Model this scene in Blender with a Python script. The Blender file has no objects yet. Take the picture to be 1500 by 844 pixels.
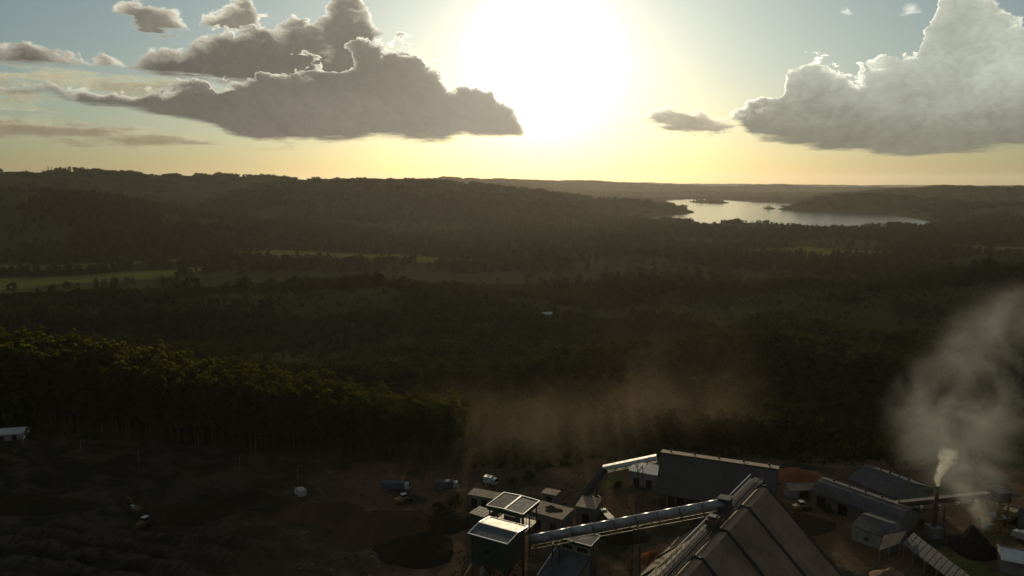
import bpy, bmesh, math, random
import numpy as np
from mathutils import Vector, Matrix, noise as mnoise

# ---------------------------------------------------------------- camera
SC = bpy.context.scene
COL = SC.collection
F_PX, CX, CY = 1071.0, 750.0, 422.0          # photograph 1500 x 844, about 70 degrees wide
PITCH = math.radians(8.3)
CAM_H = 120.0
cam_data = bpy.data.cameras.new("camera")
cam_data.sensor_width = 36.0
cam_data.lens = 36.0 * F_PX / 1500.0
cam_data.clip_start = 1.0
cam_data.clip_end = 90000.0
cam = bpy.data.objects.new("camera", cam_data)
cam.location = (0, 0, CAM_H)
cam.rotation_euler = (math.pi / 2 - PITCH, 0, 0)
COL.objects.link(cam)
SC.camera = cam

def ray(px, py):
    """direction in the world of a pixel of the photograph"""
    x = (px - CX) / F_PX
    u = -(py - CY) / F_PX
    c, s = math.cos(PITCH), math.sin(PITCH)
    return Vector((x, c + u * s, -s + u * c))

def P(px, py, z=0.0):
    """point at height z seen at a pixel of the photograph"""
    d = ray(px, py)
    t = (z - CAM_H) / d.z
    return Vector((d.x * t, d.y * t, z))

def PD(px, py, dist):
    """point at ground distance dist along a pixel's ray"""
    d = ray(px, py)
    t = dist / math.hypot(d.x, d.y)
    return Vector((d.x * t, d.y * t, CAM_H + d.z * t))

def azel(px, py):
    d = ray(px, py)
    return math.degrees(math.atan2(d.x, d.y)), math.degrees(math.atan2(d.z, math.hypot(d.x, d.y)))

# ---------------------------------------------------------------- render settings
vs = SC.view_settings
vs.view_transform = 'Standard'
vs.look = 'None'
vs.exposure = 0.0
vs.gamma = 1.0
vs.use_curve_mapping = False
cy = SC.cycles
cy.use_denoising = True
cy.use_adaptive_sampling = True
cy.adaptive_threshold = 0.02
cy.max_bounces = 6
cy.diffuse_bounces = 2
cy.glossy_bounces = 2
cy.transmission_bounces = 2
cy.volume_bounces = 1
cy.transparent_max_bounces = 8
cy.volume_step_rate = 1.0
cy.volume_max_steps = 128
cy.sample_clamp_indirect = 4.0
cy.caustics_reflective = False
cy.caustics_refractive = False

# ---------------------------------------------------------------- node helper
class NT:
    def __init__(self, tree):
        self.t = tree
        self.n = tree.nodes
        self.l = tree.links
    def put(self, sock, v):
        if hasattr(v, 'is_linked'):
            self.l.new(v, sock)
        elif v is not None:
            if isinstance(v, (tuple, list)) and hasattr(sock.default_value, '__len__') and len(sock.default_value) == 4 and len(v) == 3:
                v = (*v, 1.0)
            sock.default_value = v
    def m(self, op, a, b=None, c=None, clamp=False):
        nd = self.n.new('ShaderNodeMath'); nd.operation = op; nd.use_clamp = clamp
        self.put(nd.inputs[0], a)
        if b is not None: self.put(nd.inputs[1], b)
        if c is not None: self.put(nd.inputs[2], c)
        return nd.outputs[0]
    def add(self, a, b): return self.m('ADD', a, b)
    def sub(self, a, b): return self.m('SUBTRACT', a, b)
    def mul(self, a, b): return self.m('MULTIPLY', a, b)
    def div(self, a, b): return self.m('DIVIDE', a, b)
    def mn(self, a, b): return self.m('MINIMUM', a, b)
    def mx(self, a, b): return self.m('MAXIMUM', a, b)
    def exp(self, a): return self.m('EXPONENT', a)
    def vm(self, op, a, b=None):
        nd = self.n.new('ShaderNodeVectorMath'); nd.operation = op
        self.put(nd.inputs[0], a)
        if b is not None: self.put(nd.inputs['Scale'] if op == 'SCALE' else nd.inputs[1], b)
        return nd.outputs['Value'] if op in ('DOT_PRODUCT', 'LENGTH', 'DISTANCE') else nd.outputs[0]
    def xyz(self, v):
        nd = self.n.new('ShaderNodeSeparateXYZ'); self.put(nd.inputs[0], v); return nd.outputs
    def vec(self, x, y, z):
        nd = self.n.new('ShaderNodeCombineXYZ')
        for i, q in enumerate((x, y, z)): self.put(nd.inputs[i], q)
        return nd.outputs[0]
    def ss(self, v, a, b, x0=0.0, x1=1.0):
        nd = self.n.new('ShaderNodeMapRange'); nd.interpolation_type = 'SMOOTHSTEP'
        for i, q in enumerate((v, a, b, x0, x1)): self.put(nd.inputs[i], q)
        return nd.outputs[0]
    def lin(self, v, a, b, x0=0.0, x1=1.0):
        nd = self.n.new('ShaderNodeMapRange'); nd.clamp = True
        for i, q in enumerate((v, a, b, x0, x1)): self.put(nd.inputs[i], q)
        return nd.outputs[0]
    def mix(self, f, a, b, blend='MIX'):
        nd = self.n.new('ShaderNodeMix'); nd.data_type = 'RGBA'; nd.blend_type = blend; nd.clamp_factor = True
        self.put(nd.inputs[0], f); self.put(nd.inputs[6], a); self.put(nd.inputs[7], b)
        return nd.outputs[2]
    def noise(self, v, scale, detail=4.0, rough=0.5, out=0, dist=0.0, w=None, lac=2.0, two=False):
        nd = self.n.new('ShaderNodeTexNoise')
        if two: nd.noise_dimensions = '2D'
        if w is not None:
            nd.noise_dimensions = '4D'; nd.inputs['W'].default_value = w
        self.put(nd.inputs['Vector'], v)
        nd.inputs['Scale'].default_value = scale; nd.inputs['Detail'].default_value = detail
        nd.inputs['Roughness'].default_value = rough; nd.inputs['Distortion'].default_value = dist
        nd.inputs['Lacunarity'].default_value = lac
        return nd.outputs[out]
    def voro(self, v, scale, feature='SMOOTH_F1', out='Distance', smooth=0.5, detail=0.0, rough=0.5, two=False):
        nd = self.n.new('ShaderNodeTexVoronoi'); nd.feature = feature
        if two: nd.voronoi_dimensions = '2D'
        self.put(nd.inputs['Vector'], v); nd.inputs['Scale'].default_value = scale
        if 'Smoothness' in nd.inputs and feature == 'SMOOTH_F1': nd.inputs['Smoothness'].default_value = smooth
        nd.inputs['Detail'].default_value = detail; nd.inputs['Roughness'].default_value = rough
        nd.normalize = True
        return nd.outputs[out]
    def curve(self, v, pts):
        """float curve through sorted (x, y) points, both in 0..1"""
        nd = self.n.new('ShaderNodeFloatCurve')
        c = nd.mapping.curves[0]
        pts = sorted(pts)
        nd.mapping.extend = 'HORIZONTAL'
        c.points[0].location = pts[0]; c.points[1].location = pts[-1]
        for p in pts[1:-1]: c.points.new(*p)
        for p in c.points: p.handle_type = 'VECTOR'
        nd.mapping.update()
        nd.inputs['Factor'].default_value = 1.0
        self.put(nd.inputs['Value'], v)
        return nd.outputs[0]

# ---------------------------------------------------------------- sun and sky
SUN_AZ, SUN_EL = azel(797, 88)
SUN_DIR = Vector((math.sin(math.radians(SUN_AZ)) * math.cos(math.radians(SUN_EL)),
                  math.cos(math.radians(SUN_AZ)) * math.cos(math.radians(SUN_EL)),
                  math.sin(math.radians(SUN_EL))))
sd = bpy.data.lights.new("sun", 'SUN')
sd.energy = 2.6
sd.angle = math.radians(0.6)
sd.color = (1.0, 0.80, 0.52)
sun = bpy.data.objects.new("sun", sd)
sun.rotation_euler = (-SUN_DIR).to_track_quat('-Z', 'Y').to_euler()
sun.location = (0, 0, 400)
COL.objects.link(sun)

world = bpy.data.worlds.new("World")
SC.world = world
world.use_nodes = True
world.cycles.sampling_method = 'MANUAL'
world.cycles.sample_map_resolution = 512
w = NT(world.node_tree)
w.n.clear()
SKY_K = 0.05                                    # background strength
sky = w.n.new('ShaderNodeTexSky')
sky.sky_type = 'NISHITA'
sky.sun_disc = False
sky.sun_elevation = math.radians(SUN_EL)
sky.sun_rotation = math.radians(SUN_AZ)
sky.altitude = 400.0
sky.air_density = 1.0
sky.dust_density = 0.7
sky.ozone_density = 1.0
tc = w.n.new('ShaderNodeTexCoord')
D = w.vm('NORMALIZE', tc.outputs['Generated'])
dx, dy, dz = w.xyz(D)
AZ = w.mul(w.m('ARCTAN2', dx, dy), 180 / math.pi)
EL = w.mul(w.m('ARCSINE', dz), 180 / math.pi)
cosun = w.vm('DOT_PRODUCT', D, tuple(SUN_DIR))
TH = w.mul(w.m('ARCCOSINE', w.mn(cosun, 0.999999)), 180 / math.pi)   # degrees away from the sun

# glow of the hazy air about the sun (degrees)
glow = w.add(w.mul(w.exp(w.mul(w.m('POWER', w.div(TH, 4.0), 2.0), -1.0)), 1.2),
             w.mul(w.exp(w.div(TH, -8.0)), 0.20))
air = w.mul(w.exp(w.div(TH, -20.0)), 0.40)
low = w.exp(w.mul(w.mx(EL, 0.0), -1 / 3.6))                      # 1 at the horizon
glow_col = w.mix(low, (0.97, 0.98, 0.93), (1.0, 0.80, 0.46))
base_sky = sky.outputs[0]
SKY_GAIN = 1.0
base_sky = w.vm('SCALE', base_sky, SKY_GAIN)
warm = w.mix(w.mul(low, 0.75), (0.86, 0.98, 0.97), (0.27, 0.33, 0.40))
base_sky = w.mix(1.0, base_sky, warm, 'MULTIPLY')
glow_rgb = w.vm('SCALE', glow_col, w.div(glow, SKY_K))
air_rgb = w.vm('SCALE', w.mix(low, (0.90, 1.0, 0.95), (0.74, 0.64, 0.46)), w.div(air, SKY_K))
clear = w.vm('ADD', w.vm('ADD', base_sky, glow_rgb), air_rgb)

# clouds: each layer is a band between a base and a top, both functions of azimuth
U = w.div(w.add(AZ, 45.0), 90.0)
CL = w.vec(w.mul(AZ, 0.1), w.mul(EL, 0.16), 0.0)
def puffs(v):
    a = w.voro(v, 6.0, 'F1', detail=2.0, rough=0.55, two=True)
    b = w.noise(v, 3.6, 8.0, 0.63, two=True)
    return w.add(w.mul(b, 1.15), w.mul(w.sub(0.35, a), 0.42))
wq = w.noise(CL, 5.0, 2.0, 0.6, out=1, two=True)
CL = w.vm('ADD', CL, w.vm('SCALE', w.vm('SUBTRACT', wq, (0.5, 0.5, 0.5)), 0.16))
puff = puffs(CL)
wob = w.noise(w.vm('ADD', CL, (7.3, 2.1, 0.0)), 1.1, 4.0, 0.55, two=True)
SUNP = w.vec(w.sub(SUN_AZ, AZ), w.mul(w.sub(SUN_EL, EL), 1.6), 0.0)
to_sun = w.vm('SCALE', w.vm('NORMALIZE', SUNP), 0.035)
puff2 = puffs(w.vm('ADD', CL, to_sun))
fil = w.sub(puff, puff2)                                         # > 0 where it thins towards the sun

strk = w.noise(w.vec(w.mul(AZ, 0.05), w.mul(EL, 0.34), 0.0), 3.4, 7.0, 0.62, two=True)

def band(top, base, amp, amp_b, streaky=False, hole=None):
    tp = [azel(*p) for p in top]; bp = [azel(*p) for p in base]
    lo, hi = tp[0][0], tp[-1][0]
    tp = [(lo - 3, tp[0][1] - 3.0)] + tp + [(hi + 3, tp[-1][1] - 3.0)]
    bp = [(lo - 3, bp[0][1] + 1.5)] + bp + [(hi + 3, bp[-1][1] + 1.5)]
    uu = w.add(U, w.mul(w.sub(wob, 0.5), 0.012))
    f = lambda q: [((a + 45) / 90, (e + 5) / 30) for a, e in q]
    T = w.sub(w.mul(w.curve(uu, f(tp)), 30.0), 5.0)
    B = w.sub(w.mul(w.curve(uu, f(bp)), 30.0), 5.0)
    n = w.sub(puff, 0.50)
    slim = w.lin(w.sub(T, B), 0.5, 4.5, 0.45, 1.0)
    if streaky: n = w.mul(w.sub(strk, 0.47), 1.0)
    dt = w.add(w.sub(T, EL), w.mul(w.mul(n, amp), slim))
    db = w.add(w.sub(EL, B), w.mul(w.sub(wob, 0.5), amp_b))
    db = w.add(db, w.mul(w.sub(strk, 0.5), amp_b * 2.2))
    if hole:
        ha, he = azel(*hole[:2])
        hx = w.div(w.sub(AZ, ha), hole[2]); hy = w.div(w.sub(EL, he), hole[3])
        dt = w.sub(dt, w.mul(w.exp(w.mul(w.add(w.mul(hx, hx), w.mul(hy, hy)), -1.0)), hole[4]))
    return dt, db

def cloud(under, top, base, amp=2.6, amp_b=0.7, dark=(0.122, 0.112, 0.094), lite=(0.40, 0.37, 0.30),
          thick=2.0, opac=1.0, grad=0.0, rim=1.0, edge=0.32, soft_b=0.6, streaky=False, hole=None):
    dt, db = band(top, base, amp, amp_b, streaky, hole)
    a = w.mul(w.ss(dt, 0.0, edge), w.ss(db, 0.0, soft_b))
    a = w.mul(a, opac)
    d = w.mn(dt, w.mul(db, 2.2))
    core = w.ss(d, 0.0, thick)
    sunny = w.add(0.55, w.mul(w.exp(w.div(TH, -13.0)), 4.6))
    rimv = w.mul(w.exp(w.mul(w.mx(dt, 0.0), -4.6)), rim)
    rimv = w.mul(rimv, w.lin(fil, -0.09, 0.09, 0.25, 1.5))
    # ambient colour: greyer and darker towards the base
    body = w.mix(w.ss(db, 0.2, 6.5), dark, lite) if grad else w.mix(core, lite, dark)
    body = w.vm('SCALE', body, w.mul(w.lin(fil, -0.16, 0.16, 0.90, 1.12), w.lin(wob, 0.25, 0.75, 0.82, 1.2)))
    veil = w.mul(w.add(w.exp(w.div(TH, -9.0)), 0.0), 0.42)          # the glare spreads over near clouds
    body = w.vm('ADD', body, w.vm('SCALE', (1.0, 0.90, 0.68), veil))
    lit = w.vm('SCALE', (1.0, 0.93, 0.76), w.mul(rimv, sunny))
    c = w.vm('SCALE', w.vm('ADD', body, lit), 1.0 / SKY_K)
    return w.mix(a, under, c)

col = clear
# thin streaks low on the left
col = cloud(col, [(-160, 140), (0, 162), (50, 166), (150, 180), (250, 194), (330, 204), (430, 214)],
            [(-160, 190), (0, 209), (100, 212), (200, 218), (260, 220), (330, 221), (430, 219)], amp=3.4, amp_b=0.7, streaky=True,
            dark=(0.23, 0.185, 0.12), lite=(0.50, 0.40, 0.25), thick=0.9, opac=0.85, rim=0.35, edge=0.7)
# pale veil behind the left clouds
col = cloud(col, [(-200, 60), (20, 95), (100, 100), (180, 104), (300, 112), (420, 120)],
            [(-200, 160), (20, 150), (100, 150), (200, 160), (300, 160), (420, 150)], amp=8.0, amp_b=3.0, streaky=True,
            dark=(0.42, 0.38, 0.25), lite=(0.70, 0.62, 0.40), thick=2.2, opac=0.85, rim=0.3, edge=1.2, soft_b=1.4)
# small cumulus high on the left, puffs on the right
small_top = [(150, 30), (162, 12), (182, -6), (200, -12), (214, 4), (240, 16), (272, 30), (288, 48), (292, 28), (318, 14),
             (338, -6), (352, -12), (368, 0), (386, 36), (404, 60)]
small_base = [(155, 24), (170, 26), (192, 40), (210, 54), (240, 56), (270, 50), (286, 46), (292, 38), (320, 50),
              (350, 56), (372, 52), (384, 48), (400, 40)]
col = cloud(col, small_top, small_base, amp=4.0, amp_b=2.0, dark=(0.20, 0.185, 0.15), lite=(0.62, 0.58, 0.46),
            thick=1.3, rim=0.75, edge=0.5)
col = cloud(col, [(1222, 30), (1234, 8), (1246, 6), (1256, 30), (1300, 40), (1318, 14), (1336, 2), (1350, 10), (1360, 30)],
            [(1222, 10), (1234, 18), (1246, 18), (1256, 10), (1300, 10), (1318, 20), (1334, 28), (1350, 20), (1360, 10)],
            amp=2.5, amp_b=1.5, dark=(0.66, 0.68, 0.60), lite=(0.80, 0.80, 0.66), thick=0.8, opac=0.9, rim=0.4, edge=0.7)
# upper dark mass on the left
col = cloud(col, [(-260, 40), (-80, 52), (0, 70), (30, 64), (62, 66), (92, 82), (126, 93), (150, 78), (166, 92), (192, 96), (232, 72),
                  (280, 62), (310, 54), (372, 40), (420, 42), (452, 36), (476, 30), (486, 18), (512, 0), (536, 8), (548, 30)],
            [(-260, 80), (-80, 95), (0, 100), (100, 104), (170, 112), (250, 122), (330, 134), (382, 132), (430, 150), (500, 150), (530, 120), (548, 60)],
            amp=4.4, amp_b=0.8, thick=1.6, rim=0.8, edge=0.35, hole=(492, 86, 1.5, 0.9, 2.3))
# main deck on the left, reaching the sun
col = cloud(col, [(-160, 128), (-10, 122), (60, 126), (100, 138), (180, 136), (250, 130), (300, 124), (380, 116), (410, 104), (450, 96), (500, 88), (522, 70), (540, 60),
                  (562, 68), (600, 72), (622, 90), (648, 108), (662, 124), (700, 130), (732, 142), (752, 164), (768, 190)],
            [(-160, 136), (-10, 136), (60, 140), (120, 160), (200, 166), (260, 176), (330, 200), (380, 214), (400, 213), (480, 209), (580, 209), (648, 211), (680, 202), (720, 202), (764, 206)],
            amp=4.4, amp_b=0.7, thick=0.75, rim=0.8, edge=0.35, hole=(496, 92, 1.3, 0.7, 2.0))
# small bank right of the sun
col = cloud(col, [(918, 176), (938, 168), (962, 162), (1000, 159), (1040, 166), (1080, 172)],
            [(918, 178), (938, 184), (962, 191), (1000, 197), (1040, 192), (1080, 182)], amp=3.6, amp_b=1.6,
            dark=(0.30, 0.27, 0.20), lite=(0.6, 0.56, 0.42), thick=1.2, rim=0.6, edge=0.6)
# great cumulus on the right
col = cloud(col, [(1062, 172), (1084, 160), (1114, 154), (1142, 146), (1148, 126), (1166, 111), (1182, 99), (1190, 90), (1220, 97), (1236, 105), (1250, 116), (1264, 114),
                  (1277, 103), (1292, 110), (1308, 98), (1330, 92), (1346, 90), (1350, 58), (1364, 40), (1370, 14), (1400, -4), (1424, -4), (1456, 18), (1480, 34), (1520, 46),
                  (1640, 60), (1760, 120)],
            [(1062, 168), (1084, 184), (1104, 204), (1142, 216), (1220, 227), (1300, 230), (1360, 230), (1430, 226), (1520, 221), (1640, 212), (1760, 190)],
            amp=4.0, amp_b=0.9, dark=(0.165, 0.168, 0.130), lite=(0.47, 0.50, 0.42), thick=1.3, grad=1.0, rim=1.0, edge=0.22)
# scattered cloud outside the frame, like what is in view
inv = w.div(1.0, w.add(w.mx(dz, 0.0), 0.12))
gen = w.noise(w.vec(w.mul(dx, inv), w.mul(dy, inv), 0.0), 1.3, 4.0, 0.58, two=True)
away = w.mx(w.ss(w.m('ABSOLUTE', AZ), 44.0, 60.0), w.ss(EL, 19.0, 30.0))
cov = w.mul(w.mul(w.ss(gen, 0.50, 0.60), away), w.ss(EL, 1.5, 5.0))
gcol = w.mix(w.ss(gen, 0.52, 0.72), (0.42 / SKY_K, 0.40 / SKY_K, 0.34 / SKY_K), (0.17 / SKY_K, 0.16 / SKY_K, 0.13 / SKY_K))
col = w.mix(cov, col, gcol)

bg = w.n.new('ShaderNodeBackground')
w.put(bg.inputs['Color'], col)
bg.inputs['Strength'].default_value = SKY_K
wo = w.n.new('ShaderNodeOutputWorld')
w.l.new(bg.outputs[0], wo.inputs['Surface'])
# ---------------------------------------------------------------- common helpers
rng = np.random.default_rng(7)
random.seed(7)

def tag(o, label=None, cat=None, group=None, kind=None):
    if label: o["label"] = label
    if cat: o["category"] = cat
    if group: o["group"] = group
    if kind: o["kind"] = kind
    return o

def empty(name, loc, rz=0.0):
    o = bpy.data.objects.new(name, None)
    o.location = loc; o.rotation_euler = (0, 0, rz)
    o.empty_display_size = 1.0
    COL.objects.link(o)
    return o

def mat(name):
    m = bpy.data.materials.new(name); m.use_nodes = True
    h = NT(m.node_tree); h.n.clear()
    bs = h.n.new('ShaderNodeBsdfPrincipled')
    out = h.n.new('ShaderNodeOutputMaterial')
    h.l.new(bs.outputs[0], out.inputs['Surface'])
    return m, h, bs

# vectorised gradient-free value noise
_perm = rng.permutation(4096)
_vals = rng.random(4096)
def vnoise(x, y):
    xi = np.floor(x).astype(np.int64); yi = np.floor(y).astype(np.int64)
    xf = x - xi; yf = y - yi
    u = xf * xf * xf * (xf * (xf * 6 - 15) + 10); v = yf * yf * yf * (yf * (yf * 6 - 15) + 10)
    def hsh(a, b): return _vals[_perm[(_perm[a & 4095] + b) & 4095]]
    a = hsh(xi, yi); b = hsh(xi + 1, yi); c = hsh(xi, yi + 1); d = hsh(xi + 1, yi + 1)
    return (a * (1 - u) + b * u) * (1 - v) + (c * (1 - u) + d * u) * v - 0.5
def fbm(x, y, s, oct=5, gain=0.5):
    t = 0; amp = 1.0; f = 1.0 / s
    for i in range(oct):
        t = t + amp * vnoise(x * f + 17.3 * i, y * f - 9.1 * i); amp *= gain; f *= 2.03
    return t
def sstep(a, b, x):
    t = np.clip((x - a) / (b - a), 0, 1); return t * t * (3 - 2 * t)

def poly_sd(x, y, poly):
    """signed distance to a polygon, positive inside"""
    x = np.asarray(x, float); y = np.asarray(y, float)
    d = np.full(x.shape, 1e18); ins = np.zeros(x.shape, bool)
    n = len(poly)
    for i in range(n):
        ax, ay = poly[i][:2]; bx, by = poly[(i + 1) % n][:2]
        ex, ey = bx - ax, by - ay
        t = np.clip(((x - ax) * ex + (y - ay) * ey) / (ex * ex + ey * ey + 1e-9), 0, 1)
        d = np.minimum(d, (x - ax - t * ex) ** 2 + (y - ay - t * ey) ** 2)
        c = ((ay > y) != (by > y)) & (x < ex * (y - ay) / (ey if abs(ey) > 1e-9 else 1e-9) + ax)
        ins ^= c
    d = np.sqrt(d)
    return np.where(ins, d, -d)

# ---------------------------------------------------------------- the lie of the land
LAKE_Z = -30.0
lake_px = [(966, 295), (990, 292.5), (1019, 291.5), (1060, 293), (1110, 296), (1188, 298.5), (1225, 301.5), (1200, 304), (1138, 306.6), (1150, 308), (1197, 309), (1240, 310.5),
           (1283, 312), (1327, 317), (1357, 323), (1374, 328), (1350, 330), (1327, 330.5), (1240, 332), (1200, 331), (1153, 329), (1110, 326.5),
           (1067, 326.2), (1023, 328.4), (1017, 324), (990, 319.5), (960, 321), (930, 319.5), (893, 317.2), (930, 315.6), (967, 315), (1004, 314), (1018, 311.5), (1008, 307), (993, 301)]
LAKE = [P(x, y, LAKE_Z) for x, y in lake_px]
ISLES = [(P(1038, 296.4, LAKE_Z), 118, 300, 7.0), (P(1126.5, 305.6, LAKE_Z), 30, 60, 5.0)]

NEAR_BANK = [P(x_, y_, LAKE_Z) for x_, y_ in [(860, 316), (893, 317.6), (930, 319), (990, 319.2), (1017, 326), (1067, 325.5), (1153, 328), (1240, 331), (1327, 330), (1380, 328), (1430, 342), (860, 342)]]
def PZ(px, py, dist):
    v = PD(px, py, dist); return (v.x, v.y, v.z)
# ridges: list of (x, y, crest height above sea) and a half width
TREE = 9.0
RIDGES = [
    ([PZ(-260, 245, 3700), PZ(-80, 246, 3700), PZ(60, 248, 3650), PZ(150, 250.5, 3650), PZ(240, 258.5, 3700), PZ(295, 254.5, 3700), PZ(350, 255.5, 3700), PZ(430, 258.5, 3700), PZ(500, 257.5, 3700), PZ(575, 259.5, 3600), PZ(620, 263.5, 3500)], 620),
    ([PZ(420, 270, 3000), PZ(600, 268, 3050), PZ(720, 274, 3150), PZ(800, 278, 3200), PZ(860, 282, 3250), PZ(920, 288, 3350), PZ(960, 294.5, 3400), PZ(1000, 305, 3480), PZ(1016, 312, 3500)], 360),
    ([(-2100, 2300, 118), (-1500, 2050, 116), (-1180, 1960, 92), (-900, 1880, 34), (-760, 1840, -8)], 330),
    ([(-760, 800, -10), (-430, 770, -6), (-280, 765, -2), (-160, 765, 3), (-20, 770, -6), (60, 780, -22)], 130),
    ([(900, 900, 22), (560, 830, 14), (400, 800, 2), (270, 760, -16)], 140),
    ([PZ(1138, 305.0, 4080), PZ(1196, 298, 4200), PZ(1245, 285, 4250), PZ(1290, 283, 4300), PZ(1340, 289, 4300), PZ(1400, 297, 4000), PZ(1520, 300, 3700)], 330),
    ([PZ(1330, 276, 5900), PZ(1400, 273, 5800), PZ(1460, 274, 5600), PZ(1520, 273, 5600), PZ(1640, 271, 5600)], 600),
    ([PZ(860, 281, 7200), PZ(960, 284, 7600), PZ(1080, 281, 8000), PZ(1180, 284, 7600), PZ(1300, 279, 7800), PZ(1420, 281, 8000), PZ(1560, 278, 8200)], 600),
    ([PZ(560, 265, 6500), PZ(620, 262.5, 6800), PZ(662, 260.0, 7000), PZ(700, 263, 7200), PZ(780, 264.5, 8500), PZ(860, 265, 9000), PZ(960, 270, 9500), PZ(1050, 273, 9800), PZ(1120, 271, 10500), PZ(1200, 275, 10500), PZ(1300, 273.5, 10500)], 800),
    ([PZ(700, 266, 14500), PZ(860, 265.4, 15000), PZ(1000, 268.5, 16000), PZ(1100, 269.6, 16000), PZ(1200, 270.2, 16500), PZ(1330, 272.0, 16500), PZ(1440, 272.0, 16000), PZ(1560, 271, 16000), PZ(1800, 270, 16000)], 1500),
    ([PZ(-400, 262, 20000), PZ(400, 266, 20000), PZ(900, 268, 21000), PZ(1240, 271, 22000), PZ(1900, 271, 22000)], 2200),
]

def ridge_h(x, y, pts, sig):
    best = np.full(x.shape, -1e9)
    for (ax, ay, az), (bx, by, bz) in zip(pts[:-1], pts[1:]):
        ex, ey = bx - ax, by - ay
        t = np.clip(((x - ax) * ex + (y - ay) * ey) / (ex * ex + ey * ey), 0, 1)
        d2 = (x - ax - t * ex) ** 2 + (y - ay - t * ey) ** 2
        top = az + (bz - az) * t - LAKE_Z - TREE * (sig > 200)
        best = np.maximum(best, top * np.exp(-d2 / (sig * sig)))
    return best

def height(x, y, want_rows=False):
    x = np.asarray(x, float); y = np.asarray(y, float)
    r = np.hypot(x, y)
    acc = np.zeros(x.shape)
    for pts, sig in RIDGES:
        h = np.maximum(ridge_h(x, y, pts, sig), 0)
        acc = acc + h ** 4
    z = LAKE_Z + 3.0 + acc ** 0.25
    z = z + fbm(x, y, 900.0, 5) * np.clip((r - 500) / 2500, 0, 1) * 16
    z = z + fbm(x + 900, y, 230.0, 4) * sstep(420, 900, r) * 13
    # the lake basin
    sd = poly_sd(x, y, LAKE)
    for c, a, b, hh in ISLES:
        e = np.sqrt(((x - c.x) / a) ** 2 + ((y - c.y) / b) ** 2)
        sd = np.where(e < 1.4, np.minimum(sd, (e - 1) * min(a, b)), sd)
    wig = fbm(x, y, 160.0, 4) * 26
    sd = sd + np.where(np.abs(sd) < 160, wig * 0.6, 0)
    z = np.where(sd > 0, LAKE_Z - np.minimum(sd * 0.06, 7) - 0.2, np.minimum(np.maximum(z, LAKE_Z + 0.6), LAKE_Z + 0.5 - sd * 0.34))
    nr_bank = sstep(-30, 30, poly_sd(x, y, NEAR_BANK))
    z = np.where((nr_bank > 0) & (sd <= 0), np.minimum(z, z * (1 - nr_bank) + (LAKE_Z + 1.0 + np.minimum(-sd, 400) * 0.012) * nr_bank), z)
    # the shelf on which the works stand, falling away to the valley behind it
    edge = 395 + 0.10 * x + fbm(x, y, 120, 2) * 50 + 70 * sstep(-70, -260, x)
    k = sstep(0, 220, y - edge)
    k = np.where(y < 0, 0.0, k)
    shelf = fbm(x, y, 70, 4) * 1.6
    # flat yard under the buildings
    yard = sstep(0, 40, poly_sd(x, y, [(-22, 150), (200, 150), (240, 300), (60, 320), (-30, 285)]))
    shelf = shelf * (1 - yard) + 0.0 * yard
    # ground rising gently towards the left edge of the yard
    shelf = shelf + 4.0 * sstep(-90, -230, x) * (1 - yard)
    # windrows of pushed-up soil in the left foreground
    wx, wy = x + 158, y - 128
    rr = np.hypot(wx * 0.80, wy) + fbm(x, y, 60, 3) * 12 + fbm(x, y, 16, 2) * 2.0
    m = sstep(-70, -100, x + fbm(x, y, 30, 2) * 16) * sstep(246, 226, y) * sstep(166, 178, y)
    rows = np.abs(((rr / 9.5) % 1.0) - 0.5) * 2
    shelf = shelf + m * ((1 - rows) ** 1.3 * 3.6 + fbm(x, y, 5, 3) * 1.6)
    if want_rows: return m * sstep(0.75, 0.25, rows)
    return shelf * (1 - k) + z * k

def Z(x, y):
    return float(height(np.array([x]), np.array([y]))[0])

def G(px, py):
    """where a pixel's ray meets the ground"""
    d = ray(px, py)
    t0, t1 = 100.0, 26000.0
    ts = np.exp(np.linspace(math.log(100), math.log(26000), 1400))
    zz = CAM_H + d.z * ts - height(d.x * ts, d.y * ts)
    i = int(np.argmax(zz < 0))
    if i == 0: i = 1
    a, b = ts[i - 1], ts[i]
    for _ in range(18):
        c = 0.5 * (a + b)
        if CAM_H + d.z * c - Z(d.x * c, d.y * c) > 0: a = c
        else: b = c
    return Vector((d.x * b, d.y * b, CAM_H + d.z * b))

# ---------------------------------------------------------------- what grows where
def px_poly(pts): return [tuple(G(*p))[:2] for p in pts]
FIELDS = [px_poly(q) for q in (
    [(-60, 388), (60, 388), (170, 384), (300, 376), (300, 380), (170, 391), (60, 396), (-60, 399)],
    [(-60, 409), (90, 404), (200, 398), (290, 391), (330, 392), (220, 408), (90, 416), (-60, 426)],
    [(330, 368), (420, 366), (560, 372), (700, 380), (680, 386), (520, 384), (380, 380)],
    [(1080, 366), (1180, 362), (1330, 372), (1330, 378), (1180, 374), (1090, 374)],
    [(1380, 358), (1500, 362), (1560, 366), (1560, 374), (1480, 374), (1390, 366)],
)]
GRASS = [px_poly(q) for q in ([(1372, 806), (1400, 800), (1470, 850), (1420, 850)], [(1186, 730), (1200, 727), (1236, 742), (1222, 750)], [(1146, 716), (1184, 712), (1190, 716), (1150, 722)], [(860, 706), (905, 700), (915, 708), (870, 714)])]
YARD = [(-260, 120), (260, 120), (300, 285), (190, 300), (120, 302), (60, 306), (10, 296), (-40, 300), (-120, 318), (-260, 335)]

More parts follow.
